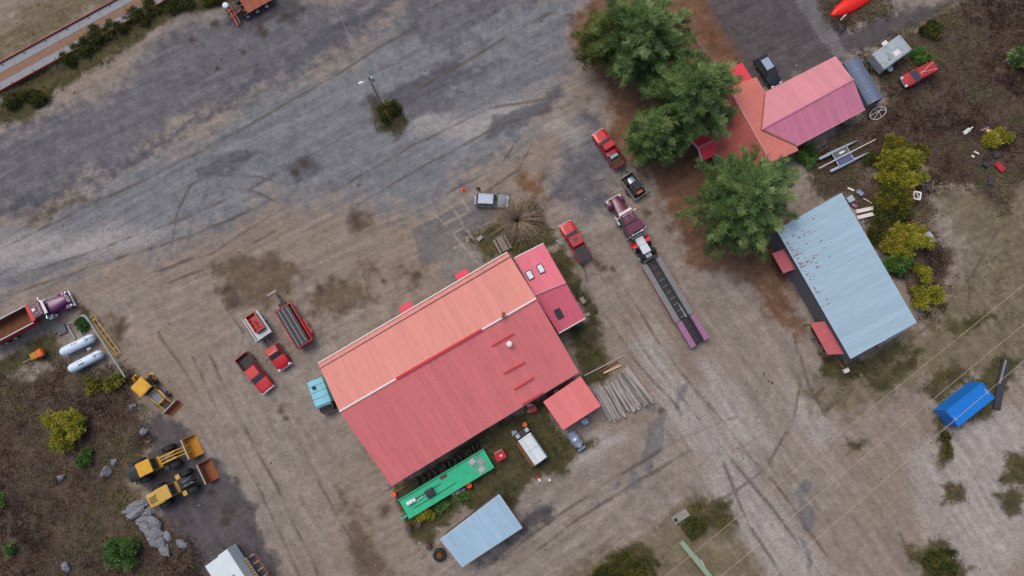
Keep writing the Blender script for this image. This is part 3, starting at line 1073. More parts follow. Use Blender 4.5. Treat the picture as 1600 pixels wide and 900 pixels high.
# ---- truck scale in the upper left corner ---------------------------
mat('scale_concrete', C(138,140,146), .85, 0, .12, 2, .2, C(110,100,96))
mat('scale_dirt', C(132,104,86), .9, 0, .18, 3, .25, C(104,84,72))
mat('rail_red', C(150,70,56), .6, 0, .15, 3, .3)
q0, q1 = P(-40, 143, .5), P(262, -22, .5)      # centre line
dv = (q1 - q0).normalized(); nv = Vector((-dv.y, dv.x, 0))
sc = thing('truck_scale', 'long raised truck scale deck with red edge rails in the upper left corner', 'truck scale', (q0 + q1) / 2 - Vector((0, 0, .5)))
Ls = (q1 - q0).length
npl = 9
for k in range(npl):
    for nm, o0, o1, m, dz in (('deck_slab', -1.75, -.62, 'scale_concrete', 0), ('deck_slab', .62, 1.75, 'scale_concrete', 0), ('centre_slab', -.61, .61, 'scale_dirt', -.02)):
        a = q0 + dv * (Ls * k / npl + .015); b = q0 + dv * (Ls * (k + 1) / npl - .015)
        lo = [a + nv * o0, b + nv * o0, b + nv * o1, a + nv * o1]
        mb = MB(); mb.hexa([up(p, -.3 + dz) for p in lo], [up(p, dz) for p in lo]); mb.build(nm, m, sc, world=True)
for s in (-1.82, 1.82):
    mb = MB(); bar(mb, q0 + nv * s + Vector((0, 0, .02)), q1 + nv * s + Vector((0, 0, .02)), .07, .5); mb.build('edge_rail', 'rail_red', sc, world=True)
for k in range(npl):
    for s in (-1.5, 1.5):
        a = q0 + dv * (Ls * (k + .5) / npl) + nv * s
        mb = MB(); mb.box((a.x, a.y, .53), (.22, .22, .06), math.atan2(dv.y, dv.x)); mb.build('lifting_lug', 'steel_dark', sc, world=True)
for s in (-1.1, 1.1):
    mb = MB(); bar(mb, q0 + nv * s + Vector((0, 0, -.42)), q1 + nv * s + Vector((0, 0, -.42)), .3, .22); mb.build('girder', 'rail_red', sc, world=True)

# ================================================================= VEHICLES
mat('paint_red', C(184,14,26), .32, 0, .08, 2, .12, C(110,50,44), coat=.35)
mat('paint_red_dull', C(170,44,52), .5, 0, .08, 2, .12, C(120,60,50))
mat('paint_maroon', C(92,34,62), .3, 0, .08, 2, .05, coat=.4)
mat('paint_purple', C(96,36,92), .3, 0, .08, 2, .05, coat=.4)
mat('paint_black', (0.012, 0.013, 0.018), .22, 0, .1, 2, .03, coat=.6)
mat('paint_silver', C(142,156,172), .35, .3, .06, 2, .05, coat=.4)
mat('paint_yellow', C(206,154,28), .5, 0, .12, 2, .3, C(112,84,40))
mat('paint_yellow_old', C(190,154,72), .55, 0, .12, 2, .32, C(116,90,52))
mat('paint_white', C(206,216,220), .45, 0, .06, 2, .12, C(150,146,138))
mat('paint_teal', C(128,196,212), .45, 0, .06, 2, .08, C(96,140,150))
mat('paint_green', C(40,178,132), .6, 0, .16, 1.5, .3, C(84,112,84), dirt_scale=1.8)
mat('paint_mauve', C(148,102,136), .55, 0, .12, 2, .2, C(120,70,86))
mat('paint_blue', C(22,118,205), .45, 0, .06, 2, .06, C(20,80,150))
mat('junk_dark_hub', C(96,80,40), .7, 0, .2, 4, .3)
mat('light_clear', C(225,230,232), .15, 0, .04, 4)
mat('light_red', C(150,14,14), .2, 0, .04, 4)
mat('plastic_black', (0.02, 0.02, 0.022), .6, 0, .15, 5, .1)
mat('tarp_black', (0.022, 0.02, 0.028), .55, 0, .25, 3, .1)
mat('deck_grey', C(122,124,126), .75, 0, .15, 2, .3, C(110,96,84))
mat('rust_red', C(150,84,66), .8, 0, .18, 3, .35, C(96,58,44))
mat('rust_brown', C(112,70,42), .9, 0, .2, 2, .4, C(76,50,32))
mat('bucket_ochre', C(176,122,40), .8, 0, .15, 2, .35, C(110,70,36))
mat('bucket_brown', C(132,78,44), .8, 0, .15, 2, .35, C(86,54,34))
mat('barrel_orange', C(214,100,44), .55, 0, .1, 3, .15)


def wheel(parent, x, y, r, w, rim='steel_grey', hub=.55, z=None, face=1):
    z = r if z is None else z
    mb = MB()
    prof = [(-w / 2, r * .6), (-w / 2, r * .9), (-w / 2 + .04, r), (w / 2 - .04, r), (w / 2, r * .9), (w / 2, r * .6)]
    n = 18
    mb.loft([[Vector((x + rr * math.cos(2 * math.pi * i / n), y + yy, z + rr * math.sin(2 * math.pi * i / n))) for i in range(n)] for yy, rr in prof])
    t = mb.build('wheel', 'rubber', parent, True)
    mb = MB()
    o = (w / 2 + .006) * face
    mb.loft([[Vector((x + rr * math.cos(2 * math.pi * i / 14), y + yy, z + rr * math.sin(2 * math.pi * i / 14))) for i in range(14)]
             for yy, rr in ((o - .05 * face, r * hub), (o + .006 * face, r * hub), (o + .012 * face, r * hub * .8), (o - .03 * face, r * hub * .5), (o + .03 * face, r * .16))])
    mb.build('rim', rim, t, True)
    return t


def sect(x, w, zb, zt, rr=.16, crown=.03):
    h = [(-w * .88, zb), (-w, zb + .14), (-w, zt - rr), (-w + rr * .35, zt - rr * .3), (-w + rr * 1.1, zt), (-w * .3, zt + crown)]
    return [Vector((x, a, b)) for a, b in h] + [Vector((x, -a, b)) for a, b in reversed(h)]


def panel(a, b, c, d, u0, u1, v0, v1, off, th=.012):
    """thin pane laid on the face a-b-c-d (a,b below; d,c above)"""
    a, b, c, d = map(Vector, (a, b, c, d))
    f = lambda u, v: (a * (1 - u) + b * u) * (1 - v) + (d * (1 - u) + c * u) * v
    n = (b - a).cross(d - a).normalized()
    q = [f(u0, v0), f(u1, v0), f(u1, v1), f(u0, v1)]
    mb = MB()
    mb.hexa([p + n * (off - th) for p in q], [p + n * off for p in q])
    return mb


def cabin(parent, lo, hi, paint, splits=2, glass='glass_dark', bevel=.05, front='windshield', roofname='cab'):
    """lo, hi: loops (rear right, front right, front left, rear left) seen from above, x forward"""
    mb = MB(); mb.hexa(lo, hi)
    cab = mb.build(roofname, paint, parent, True, bevel=bevel, seg=2)
    rr_, fr, fl, rl = lo
    RR, FR, FL, RL = hi
    panel(fr, fl, FL, FR, .05, .95, .10, .90, .012).build(front, glass, parent)
    panel(rl, rr_, RR, RL, .08, .92, .15, .88, .012).build('rear_window', glass, parent)
    for (a, b, c, d) in ((rr_, fr, FR, RR), (fl, rl, RL, FL)):
        for k in range(splits):
            panel(a, b, c, d, .06 + .9 * k / splits, .06 + .9 * (k + 1) / splits - .05, .14, .86, .012).build('side_window', glass, parent)
    return cab


def loop(x0, x1, w0, w1, z):
    return [Vector((x0, -w0, z)), Vector((x1, -w1, z)), Vector((x1, w1, z)), Vector((x0, w0, z))]


def road_bits(t, L, w, paint, zl=.75, mirror_x=.75, mirror_z=1.15, plate=True):
    for s in (-1, 1):
        mb = MB(); mb.box((L / 2 - .12, s * (w - .25), zl), (.22, .36, .2)); mb.build('headlight', 'light_clear', t, bevel=.03)
        mb = MB(); mb.box((-L / 2 + .04, s * (w - .14), zl + .1), (.1, .18, .34)); mb.build('tail_light', 'light_red', t, bevel=.02)
        mb = MB(); mb.box((mirror_x, s * (w + .14), mirror_z), (.12, .26, .2)); mb.build('mirror', 'plastic_black', t, bevel=.03)
    mb = MB(); mb.box((L / 2 - .02, 0, .52), (.16, 2 * w - .12, .24)); mb.build('front_bumper', 'chrome', t, bevel=.04)
    mb = MB(); mb.box((-L / 2 + .0, 0, .55), (.16, 2 * w - .16, .2)); mb.build('rear_bumper', 'steel_grey', t, bevel=.04)


def pickup(label, a, b, paint='paint_red', bed='cover', crew=True, group=None, glass='glass_dark'):
    """a = picture point of the tail, b = of the nose"""
    pa, pb = P(*a), P(*b)
    c = (pa + pb) / 2
    t = thing('pickup_truck', label, 'pickup truck', (c.x, c.y, gz_at(c.x, c.y)), math.atan2(pb.y - pa.y, pb.x - pa.x), group)
    L, w = 5.75, .98
    mb = MB()
    mb.loft([sect(x, ww, zb, zt, .17) for x, ww, zb, zt in ((2.82, .80, .5, .86), (2.72, .92, .42, 1.0), (2.3, .97, .36, 1.08), (1.35, .98, .36, 1.15), (.3, .98, .36, 1.14), (-.95, .98, .36, 1.14))])
    mb.build('body', paint, t, True)
    panel((1.45, -.7, 1.155), (2.6, -.62, 1.07), (2.6, .62, 1.07), (1.45, .7, 1.155), .04, .96, .06, .94, .02, .015).build('hood', paint, t)
    mb = MB(); mb.box((2.84, 0, .82), (.08, 1.25, .3)); mb.build('grille', 'chrome', t, bevel=.02)
    x0 = -.9 if crew else -.35
    cabin(t, loop(x0, 1.35, .93, .93, 1.1), loop(x0 + .2, .62, .76, .74, 1.86), paint, 2, glass)
    xb = x0 - .05
    mb = MB()
    for s in (-1, 1):
        mb.box(((xb - 2.8) / 2, s * .92, .9), (xb + 2.8, .12, .86))
    mb.box((-2.80, 0, .9), (.1, 1.72, .84)); mb.box((xb, 0, .88), (.08, 1.72, .8))
    mb.build('cargo_bed', paint, t, bevel=.03)
    mb = MB(); mb.box(((xb - 2.8) / 2, 0, .7), (xb + 2.7, 1.70, .08)); mb.build('bed_floor', 'plastic_black', t)
    if bed == 'cover':
        mb = MB(); mb.box(((xb - 2.8) / 2 - .01, 0, 1.345), (xb + 2.78, 1.8, .05)); cv = mb.build('bed_cover', 'tarp_black', t, bevel=.02)
        for k in (1, 2):
            mb = MB(); mb.box((xb - k * .62, 0, 1.376), (.04, 1.7, .014)); mb.build('seam', 'plastic_black', cv)
    elif bed == 'liner':
        for s in (-1, 1):
            mb = MB(); mb.box(((xb - 2.75) / 2, s * .92, 1.345), (xb + 2.7, .14, .03)); mb.build('bed_rail', 'plastic_black', t)
        mb = MB(); mb.box((xb - .3, 0, .95), (.4, 1.5, .4)); mb.build('bed_toolbox', 'plastic_black', t, bevel=.03)
    elif bed == 'load':
        for s in (-1, 1):
            mb = MB(); mb.box(((xb - 2.75) / 2, s * .92, 1.345), (xb + 2.7, .12, .03)); mb.build('bed_rail', 'plastic_black', t)
    for x in (1.85, -1.75):
        for s in (-1, 1):
            wheel(t, x, s * .86, .40, .28, face=s)
    road_bits(t, L, w, paint)
    return t


def small_item(name, label, cat, build, loc, rz=0, group=None):
    t = thing(name, label, cat, loc, rz, group)
    build(t)
    return t


pk1 = pickup('red pickup with black bed cover parked beside the pink annex', (915, 409), (881, 349), 'paint_red', 'cover')
panel((-.15, -.38, 1.868), (.35, -.38, 1.868), (.35, .38, 1.868), (-.15, .38, 1.868), 0, 1, 0, 1, .02, .02).build('sunroof', 'glass_dark', pk1)
pk2 = pickup('red pickup with tools in its open bed, hitched to the small dark trailer', (970, 266), (930, 205), 'paint_red', 'load', crew=False)
pk3 = pickup('red pickup with empty black bed parked left of the red service truck', (380, 554), (424, 611), 'paint_red', 'liner')
# load of the second pickup
u2 = pk2.rotation_euler.z
def at_obj(o, x, y, z):
    return o.matrix_basis @ Vector((x, y, z))
mb = MB(); mb.box((0, 0, .2), (.4, 1.1, .4)); mb.box((0, 0, .43), (.3, .9, .06))
o = mb.build('tool_chest', 'paint_red_dull', None, bevel=.03); o.location = at_obj(pk2, -.72, 0, .745); o.rotation_euler.z = u2
tag(o, 'dull red tool chest in the pickup bed behind the cab', 'tool chest')
mb = MB(); mb.box((0, 0, .2), (.5, 1.15, .4)); mb.box((0, 0, .42), (.42, .9, .05)); mb.box((.0, .2, .46), (.08, .2, .04))
o = mb.build('cooler_box', 'paint_silver', None, bevel=.04); o.location = at_obj(pk2, -1.25, 0, .745); o.rotation_euler.z = u2
tag(o, 'pale grey lidded box in the middle of the open pickup bed', 'box')
rr = random.Random(2)
mb = MB()
for i in range(90):
    x, y = rr.uniform(-2.65, -1.7), rr.uniform(-.75, .75)
    a = rr.uniform(0, 6.3); l = rr.uniform(.15, .45)
    mb.tube((x, y, .77 + rr.random() * .12), (x + l * math.cos(a), y + l * math.sin(a) * .7, .77 + rr.random() * .15), .025, .02, 5)
o = mb.build('brush_load', 'wood_brown', None); o.location = pk2.location; o.rotation_euler.z = u2
tag(o, 'loose brown sticks and straw lying in the pickup bed', 'debris', kind='stuff')


def suv(name, label, cat, a, b, paint, L=4.5, w=.9, h=1.65, roof='paint_silver', rails=True, glass='glass_dark', cab=( -2.1, .95, -1.75, .25)):
    pa, pb = P(*a), P(*b)
    c = (pa + pb) / 2
    t = thing(name, label, cat, (c.x, c.y, gz_at(c.x, c.y)), math.atan2(pb.y - pa.y, pb.x - pa.x))
    k = L / 4.5
    mb = MB()
    mb.loft([sect(x * k, ww, zb, zt, .16) for x, ww, zb, zt in ((-2.23, w - .14, .45, .9), (-2.1, w - .03, .38, 1.0), (-1.4, w, .34, 1.02), (.9, w, .34, 1.02), (1.6, w - .02, .36, .95), (2.05, w - .08, .4, .84), (2.22, w - .22, .46, .72))])
    mb.build('body', paint, t, True)
    cabin(t, loop(cab[0] * k, cab[1] * k, w - .06, w - .06, .98), loop(cab[2] * k, cab[3] * k, w - .2, w - .2, h), paint, 3, glass)
    panel((1.02 * k, -w * .72, 1.02), (2.0 * k, -w * .62, .875), (2.0 * k, w * .62, .875), (1.02 * k, w * .72, 1.02), .03, .97, .04, .96, .02, .015).build('hood', paint, t)
    if rails:
        for s in (-1, 1):
            mb = MB(); mb.tube(((cab[2] + .15) * k, s * (w - .27), h + .05), ((cab[3] - .1) * k, s * (w - .27), h + .05), .025, .025, 6)
            mb.build('roof_rail', 'chrome', t, True)
    for x in (1.38 * k, -1.35 * k):
        for s in (-1, 1):
            wheel(t, x, s * (w - .11), .35, .22, face=s)
    road_bits(t, L, w - .06, paint, .72, .85 * k, 1.02)
    return t


suv('car', 'silver blue hatchback parked beside the bare shrub', 'car', (743, 314), (793, 317), 'paint_silver', 4.4)
s_b = suv('car', 'glossy black car parked against the pink roofed wing', 'car', (1182, 92), (1211, 137), 'paint_black', 4.7, .94, 1.7, glass='glass_dark')
panel((-1.5, -.55, 1.71), (.1, -.55, 1.71), (.1, .55, 1.71), (-1.5, .55, 1.71), 0, 1, 0, 1, .006, .006).build('roof_reflection', 'glass_sky', s_b)  # pale panel standing for the sky reflected in the roof paint
van = suv('minivan', 'old dull red minivan standing in the brush by the camper', 'van', (1457, 107), (1403, 134), 'paint_red_dull', 4.7, .92, 1.7, rails=False, cab=(-2.2, 1.15, -2.0, .45))
for y0, y1 in ((-.55, .2), (.5, -.1)):
    mb = MB(); mb.path([(-2.0, y0, 1.73), (-.6, (y0 + y1) / 2, 1.73), (.4, y1, 1.73)], .025, 6); mb.build('roof_strap', 'trim_white', van)
for x in (-1.3, -.5):
    mb = MB(); mb.box((x, 0, 1.715), (.03, 1.3, .012)); mb.build('roof_seam', 'plastic_black', van)


# ---- big rigs ---------------------------------------------------------
def dual_axle(t, x, w=1.22, r=.52, rim='light_clear'):
    for s in (-1, 1):
        wheel(t, x, s * (w - .14), r, .27, rim, .5, face=s)
        wheel(t, x, s * (w - .46), r, .27, rim, .5, face=s)


def tractor_front(t, paint, x0, cab_paint=None):
    """long-nose bonnet, fenders, cab; x0 = rear wall of the cab. Nose reaches x0+4.2"""
    cp = cab_paint or paint
    xn = x0 + 4.15
    mb = MB()
    mb.loft([sect(x, ww, .75, zt, .2, .05) for x, ww, zt in ((x0 + 1.75, .86, 1.95), (x0 + 2.6, .80, 1.86), (xn - .3, .62, 1.72), (xn, .58, 1.6))])
    mb.build('bonnet', paint, t, True)
    for s in (-1, 1):
        mb = MB()
        rings = []
        for i in range(9):
            an = math.pi * i / 8
            cx, cz = xn - .55 + .72 * math.cos(an), .62 + .62 * math.sin(an)
            rings.append([Vector((cx, s * .62, cz)), Vector((cx, s * 1.2, cz - .03)), Vector((cx, s * 1.2, cz - .1)), Vector((cx, s * .62, cz - .08))])
        mb.loft(rings); mb.build('fender', paint, t, True)
        wheel(t, xn - .55, s * 1.02, .52, .3, 'chrome', .5, face=s)
        mb = MB(); mb.box((xn - .05, s * .95, 1.0), (.22, .34, .3)); mb.build('headlight', 'light_clear', t, bevel=.04)
        mb = MB(); mb.tube((x0 + 1.55, s * 1.12, .9), (x0 + 1.55, s * 1.12, 1.55), .22, .22, 12); mb.tube((x0 + 1.55, s * 1.12, 1.55), (x0 + 1.55, s * 1.12, 1.68), .22, .1, 12)
        mb.build('air_cleaner', 'chrome', t, True)
        mb = MB(); mb.tube((x0 + .7, s * 1.02, .62), (x0 + 1.9, s * 1.02, .62), .3, .3, 14); mb.build('fuel_tank', 'chrome', t, True)
        mb = MB(); mb.box((x0 + 1.35, s * 1.42, 2.1), (.1, .28, .5)); mb.tube((x0 + 1.35, s * .95, 2.2), (x0 + 1.35, s * 1.32, 2.2), .025, .025, 6); mb.build('mirror', 'chrome', t)
    mb = MB(); mb.box((xn + .22, 0, .62), (.14, 2.36, .36)); mb.build('front_bumper', 'chrome', t, bevel=.04)
    mb = MB(); mb.box((xn + .02, 0, 1.2), (.08, 1.1, .8)); mb.build('grille', 'chrome', t, bevel=.03)
    cabin(t, loop(x0, x0 + 1.85, 1.0, 1.0, 1.2), loop(x0 + .05, x0 + 1.45, .92, .90, 2.75), cp, 1, 'glass_dark', .06)
    mb = MB(); mb.hexa(loop(x0 + 1.42, x0 + 1.85, .96, .94, 2.5), loop(x0 + 1.36, x0 + 1.80, .96, .94, 2.58)); mb.build('sun_visor', 'trim_white', t)
    for y in (-.6, -.3, 0, .3, .6):
        mb = MB(); mb.box((x0 + 1.25, y, 2.79), (.14, .1, .09)); mb.build('roof_light', 'light_clear', t, bevel=.02)
    for y in (-.45, .4):
        mb = MB(); mb.tube((x0 + .5, y, 2.82), (x0 + 1.1, y, 2.82), .03, .05, 8); mb.tube((x0 + 1.1, y, 2.82), (x0 + 1.2, y, 2.82), .05, .1, 8); mb.build('air_horn', 'chrome', t, True)


# purple road tractor
a, b = P(1015, 406), P(955, 311)
ang = math.atan2(b.y - a.y, b.x - a.x)
rig = thing('semi_truck', 'purple long nose semi truck with sleeper and red quarter fenders', 'semi truck', a, ang)
Lr = (b - a).length
x0 = Lr - 4.4
tractor_front(rig, 'paint_maroon', x0)
mb = MB(); mb.hexa(loop(x0 - 1.35, x0 - .03, 1.22, 1.2, 1.15), loop(x0 - 1.32, x0 - .06, 1.16, 1.12, 2.95)); mb.build('sleeper', 'paint_maroon', rig, True, bevel=.07, seg=2)
for s in (-1, 1):
    mb = MB(); mb.tube((x0 - 1.5, s * .98, .8), (x0 - 1.5, s * .98, 3.4), .075, .075, 10); mb.build('exhaust_stack', 'chrome', rig, True)
    mb = MB(); mb.box((x0 - .9, s * 1.12, .6), (1.2, .3, .5)); mb.build('side_box', 'chrome', rig, bevel=.04)
mb = MB(); mb.box((x0 - 1.5, 0, 2.0), (.1, 2.2, .2)); mb.build('headache_rail', 'chrome', rig)
mb = MB(); mb.box(((x0 - .5) / 2 + .2, .42, .78), (x0 + .2, .1, .25)); mb.box(((x0 - .5) / 2 + .2, -.42, .78), (x0 + .2, .1, .25)); mb.box((x0 - 2.0, 0, .93), (.7, .7, .06)); mb.build('chassis', 'steel_dark', rig)
mb = MB(); mb.box((x0 - 1.75, 0, 1.06), (.3, 1.6, .16)); mb.build('deck_plate', 'steel_grey', rig)
dual_axle(rig, .75); dual_axle(rig, 2.05)
for s in (-1, 1):
    mb = MB(); rings = []
    for i in range(6):
        an = math.pi * (.0 + .55 * i / 5)
        cx, cz = 2.25 + .8 * math.cos(an), .58 + .72 * math.sin(an)
        rings.append([Vector((cx, s * .64, cz)), Vector((cx, s * 1.34, cz)), Vector((cx, s * 1.34, cz - .05)), Vector((cx, s * .64, cz - .05))])
    mb.loft(rings); mb.build('quarter_fender', 'paint_red', rig, True)

# lowboy trailer
ta, tb = P(1091, 537), P(995, 375)
ang = math.atan2(tb.y - ta.y, tb.x - ta.x)
low = thing('lowboy_trailer', 'long lowboy trailer with grey side decks and purple rear fenders behind the semi', 'trailer', ta, ang)
Lt = (tb - ta).length
mb = MB(); mb.box((Lt - 1.65, 0, 1.42), (1.2, 1.15, .22)); mb.build('gooseneck', 'paint_white', low, bevel=.06, seg=2)
mb = MB(); mb.box((Lt - .48, 0, 1.42), (1.1, 1.15, .22)); mb.build('gooseneck', 'paint_white', low, bevel=.06, seg=2)
mb = MB(); mb.box((Lt - 2.65, 0, 1.28), (.5, .85, .3)); mb.build('power_unit', 'steel_grey', low, bevel=.04)
mb = MB(); mb.box((Lt - 3.1, 0, 1.0), (.35, 2.2, .5)); mb.build('neck_frame', 'steel_dark', low)
x_r, x_f = 3.85, Lt - 3.3
for s in (-1, 1):
    for k in range(5):
        xa, xb = x_r + (x_f - x_r) * k / 5, x_r + (x_f - x_r) * (k + 1) / 5
        mb = MB(); mb.box(((xa + xb) / 2, s * 1.04, .82), (xb - xa - .02, .72, .1)); mb.build('deck_plank', 'deck_grey', low)
    mb = MB(); mb.box(((x_r + x_f) / 2, s * 1.43, .74), (x_f - x_r, .05, .24)); mb.build('side_rail', 'rail_red', low)
    mb = MB(); mb.box(((x_r + x_f) / 2, s * .5, .62), (x_f - x_r, .14, .4)); mb.build('main_beam', 'steel_dark', low)
    mb = MB(); mb.box((1.9, s * 1.02, 1.16), (3.75, .76, .06)); mb.build('rear_fender', 'paint_mauve', low, bevel=.02)
    mb = MB(); mb.box((1.9, s * .5, .8), (3.8, .14, .4)); mb.build('rear_beam', 'steel_dark', low)
    for x in (.75, 1.95, 3.15):
        wheel(low, x, s * 1.02, .46, .27, 'light_clear', .55, face=s)
        wheel(low, x, s * .74, .46, .24, 'light_clear', .55, face=s)
    mb = MB(); mb.box((-.02, s * 1.05, .95), (.08, .3, .16)); mb.build('tail_light', 'light_red', low)
for k in range(10):
    x = x_r + .25 + (x_f - x_r - .5) * k / 9
    mb = MB(); mb.box((x, 0, .72), (.09, .9, .1)); mb.build('crossbar', 'wood_brown' if k > 6 else 'deck_grey', low)
mb = MB(); mb.box(((x_r + x_f) / 2, 0, .5), (x_f - x_r, .9, .05)); mb.build('dark_floor', 'steel_dark', low)  # solid dark sheet added to darken the open centre between the beams
mb = MB(); mb.box((1.9, 0, .55), (3.7, .9, .05)); mb.build('rear_dark_floor', 'steel_dark', low)  # the same added dark sheet between the rear beams
mb = MB(); mb.box((x_r + .9, -.25, .80), (1.9, .22, .05)); mb.build('loading_ramp', 'deck_grey', low)
for k in range(4):
    mb = MB(); mb.box((.4 + .9 * k, 0, .75), (.12, .95, .12)); mb.build('axle_crossbar', 'steel_dark', low)

# dump truck at the left edge
a, b = P(-12, 535), P(118, 466)
ang = math.atan2(b.y - a.y, b.x - a.x)
dt = thing('dump_truck', 'dump truck with purple bonnet and red box rusty inside at the left edge', 'dump truck', a, ang)
Ld = (b - a).length
x0 = Ld - 4.45
tractor_front(dt, 'paint_purple', x0, 'paint_maroon')
dual_axle(dt, 1.9); dual_axle(dt, 3.2)
mb = MB(); mb.box((Ld / 2 - .8, .42, .8), (Ld - 2, .12, .28)); mb.box((Ld / 2 - .8, -.42, .8), (Ld - 2, .12, .28)); mb.build('chassis', 'steel_dark', dt)
bx0, bx1, hw = .1, x0 - .25, 1.25
mb = MB()
for s in (-1, 1):
    mb.box(((bx0 + bx1) / 2, s * hw, 1.85), (bx1 - bx0, .09, 1.35))
mb.box((bx1 - .05, 0, 1.95), (.1, 2 * hw - .1, 1.5)); mb.box((bx0 + .05, 0, 1.8), (.08, 2 * hw - .1, 1.2)); mb.box(((bx0 + bx1) / 2, 0, 1.16), (bx1 - bx0 - .02, 2 * hw - .1, .08))
mb.build('dump_box', 'paint_red_dull', dt)
mb = MB(); mb.box(((bx0 + bx1) / 2, 0, 1.225), (bx1 - bx0 - .22, 2 * hw - .14, .04)); mb.build('box_floor', 'rust_brown', dt)
for s in (-1, 1):
    mb = MB(); mb.box(((bx0 + bx1) / 2, s * (hw - .06), 1.86), (bx1 - bx0 - .24, .02, 1.2)); mb.build('box_lining', 'rust_brown', dt)
    mb = MB(); mb.box(((bx0 + bx1) / 2, s * hw, 2.55), (bx1 - bx0, .14, .06)); mb.build('box_rim', 'steel_grey', dt)
mb = MB(); mb.box((bx1 + .2, 0, 2.68), (.5, 2.3, .1)); mb.build('cab_guard', 'paint_red', dt, bevel=.03)
mb = MB(); mb.box((x0 + .55, .1, 2.84), (.42, .42, .12)); mb.build('roof_hatch', 'trim_white', dt, bevel=.03)

# red service truck with grey flatbed
a, b = P(396, 493), P(449, 574)
ang = math.atan2(b.y - a.y, b.x - a.x)
sv_ = thing('service_truck', 'red service truck with grey flat bed carrying an open red tub', 'service truck', a, ang)
Lq = (b - a).length
mb = MB()
xq = Lq - 2.9
mb.loft([sect(x, ww, .45, zt, .18) for x, ww, zt in ((xq - .3, 1.0, 1.3), (xq + 1.2, 1.0, 1.3), (xq + 2.2, .96, 1.2), (xq + 2.75, .9, 1.08), (xq + 2.88, .78, .95))])
mb.build('body', 'paint_red', sv_, True)
cabin(sv_, loop(xq - .25, xq + 1.35, .95, .95, 1.26), loop(xq - .12, xq + .75, .8, .78, 2.05), 'paint_red', 1)
for y in (-.5, -.25, 0, .25, .5):
    mb = MB(); mb.box((xq + .62, y, 2.08), (.1, .09, .06)); mb.build('roof_light', 'light_clear', sv_)
mb = MB(); mb.box((xq + 2.9, 0, .68), (.16, 2.0, .3)); mb.build('front_bumper', 'trim_white', sv_, bevel=.04)
for s in (-1, 1):
    mb = MB(); mb.box((xq + 2.78, s * .75, .98), (.2, .32, .2)); mb.build('headlight', 'light_clear', sv_, bevel=.03)
    mb = MB(); mb.box((xq + .95, s * 1.22, 1.5), (.1, .3, .32)); mb.build('mirror', 'plastic_black', sv_)
    wheel(sv_, xq + 1.95, s * .88, .42, .28, face=s)
dual_axle(sv_, 1.35, 1.12, .42)
mb = MB(); mb.box((xq / 2, .38, .75), (xq, .1, .22)); mb.box((xq / 2, -.38, .75), (xq, .1, .22)); mb.build('chassis', 'steel_dark', sv_)
mb = MB(); mb.box((1.85, 0, 1.0), (3.6, 2.3, .1)); mb.build('flat_bed', 'steel_grey', sv_)
for s in (-1, 1):
    mb = MB(); mb.box((1.85, s * 1.1, 1.2), (3.6, .12, .32)); mb.build('bed_side', 'steel_grey', sv_)
mb = MB(); mb.box((3.6, 0, 1.55), (.1, 2.3, 1.0)); mb.build('headboard', 'steel_grey', sv_)
mb = MB()
for s in (-1, 1):
    mb.box((1.35, s * .62 + .1, 1.45), (2.5, .08, .8))
mb.box((.14, .1, 1.45), (.08, 1.2, .8)); mb.box((2.56, .1, 1.45), (.08, 1.2, .8)); mb.box((1.35, .1, 1.10), (2.4, 1.2, .06))
mb.build('tub', 'paint_red', sv_)
for x in (.7, 1.3, 1.9):
    mb = MB(); mb.box((x, .1, 1.78), (.07, 1.2, .07)); mb.build('tub_brace', 'paint_red_dull', sv_)
mb = MB(); mb.tube((.9, .3, 1.5), (2.3, -.1, 1.5), .05, .05, 6); mb.tube((.8, -.2, 1.45), (2.2, .3, 1.45), .05, .05, 6); mb.build('hose', 'paint_red_dull', sv_)

# red dump trailer under a black tarp
a, b = P(482, 539), P(448, 482)
ang = math.atan2(b.y - a.y, b.x - a.x)
tr_ = thing('dump_trailer', 'red dump trailer covered by a black ribbed tarp', 'trailer', a, ang)
Lx = (b - a).length
mb = MB()
for s in (-1, 1):
    mb.box((Lx / 2, s * 1.12, 1.2), (Lx, .1, 1.3))
mb.box((.05, 0, 1.2), (.1, 2.2, 1.3)); mb.box((Lx - .05, 0, 1.25), (.1, 2.2, 1.4)); mb.box((Lx / 2, 0, .6), (Lx, 2.2, .1))
mb.build('box', 'paint_red', tr_, bevel=.02)
mb = MB(); mb.box((Lx / 2, .12, 1.86), (Lx - .3, 1.9, .05)); tp = mb.build('tarp', 'tarp_black', tr_, bevel=.02)
for y in (-.45, .12, .7):
    mb = MB(); mb.box((Lx / 2, y, 1.895), (Lx - .35, .04, .02)); mb.build('tarp_batten', 'steel_grey', tp)
for k in range(11):
    mb = MB(); mb.box((.4 + (Lx - .8) * k / 10, .12, 1.888), (.05, 1.8, .012)); mb.build('tarp_rib', 'plastic_black', tp)
for s in (-1, 1):
    for x in (1.5, 2.6):
        wheel(tr_, x, s * 1.28, .4, .24, 'light_clear', face=s)
    mb = MB(); mb.box((2.05, s * 1.32, .86), (2.2, .3, .05)); mb.build('fender', 'paint_red', tr_)
mb = MB(); mb.tube((Lx, .0, .6), (Lx + 2.3, 0, .55), .09, .07, 8); mb.tube((Lx, .6, .6), (Lx + 1.1, 0, .58), .06, .06, 8); mb.tube((Lx, -.6, .6), (Lx + 1.1, 0, .58), .06, .06, 8); mb.tube((Lx + 2.0, 0, .05), (Lx + 2.0, 0, .9), .05, .05, 8)
mb.build('drawbar', 'steel_dark', tr_)
mb = MB(); mb.box((Lx + .45, 0, .9), (.6, 1.0, .5)); mb.build('pump_box', 'plastic_black', tr_, bevel=.05)
q = P(425, 458)
o = MB().box((0, 0, .06), (1.35, .34, .1), 0).build('board', 'wood_grey', None, bevel=.01); o.location = (q.x, q.y, .02); o.rotation_euler.z = R(32)
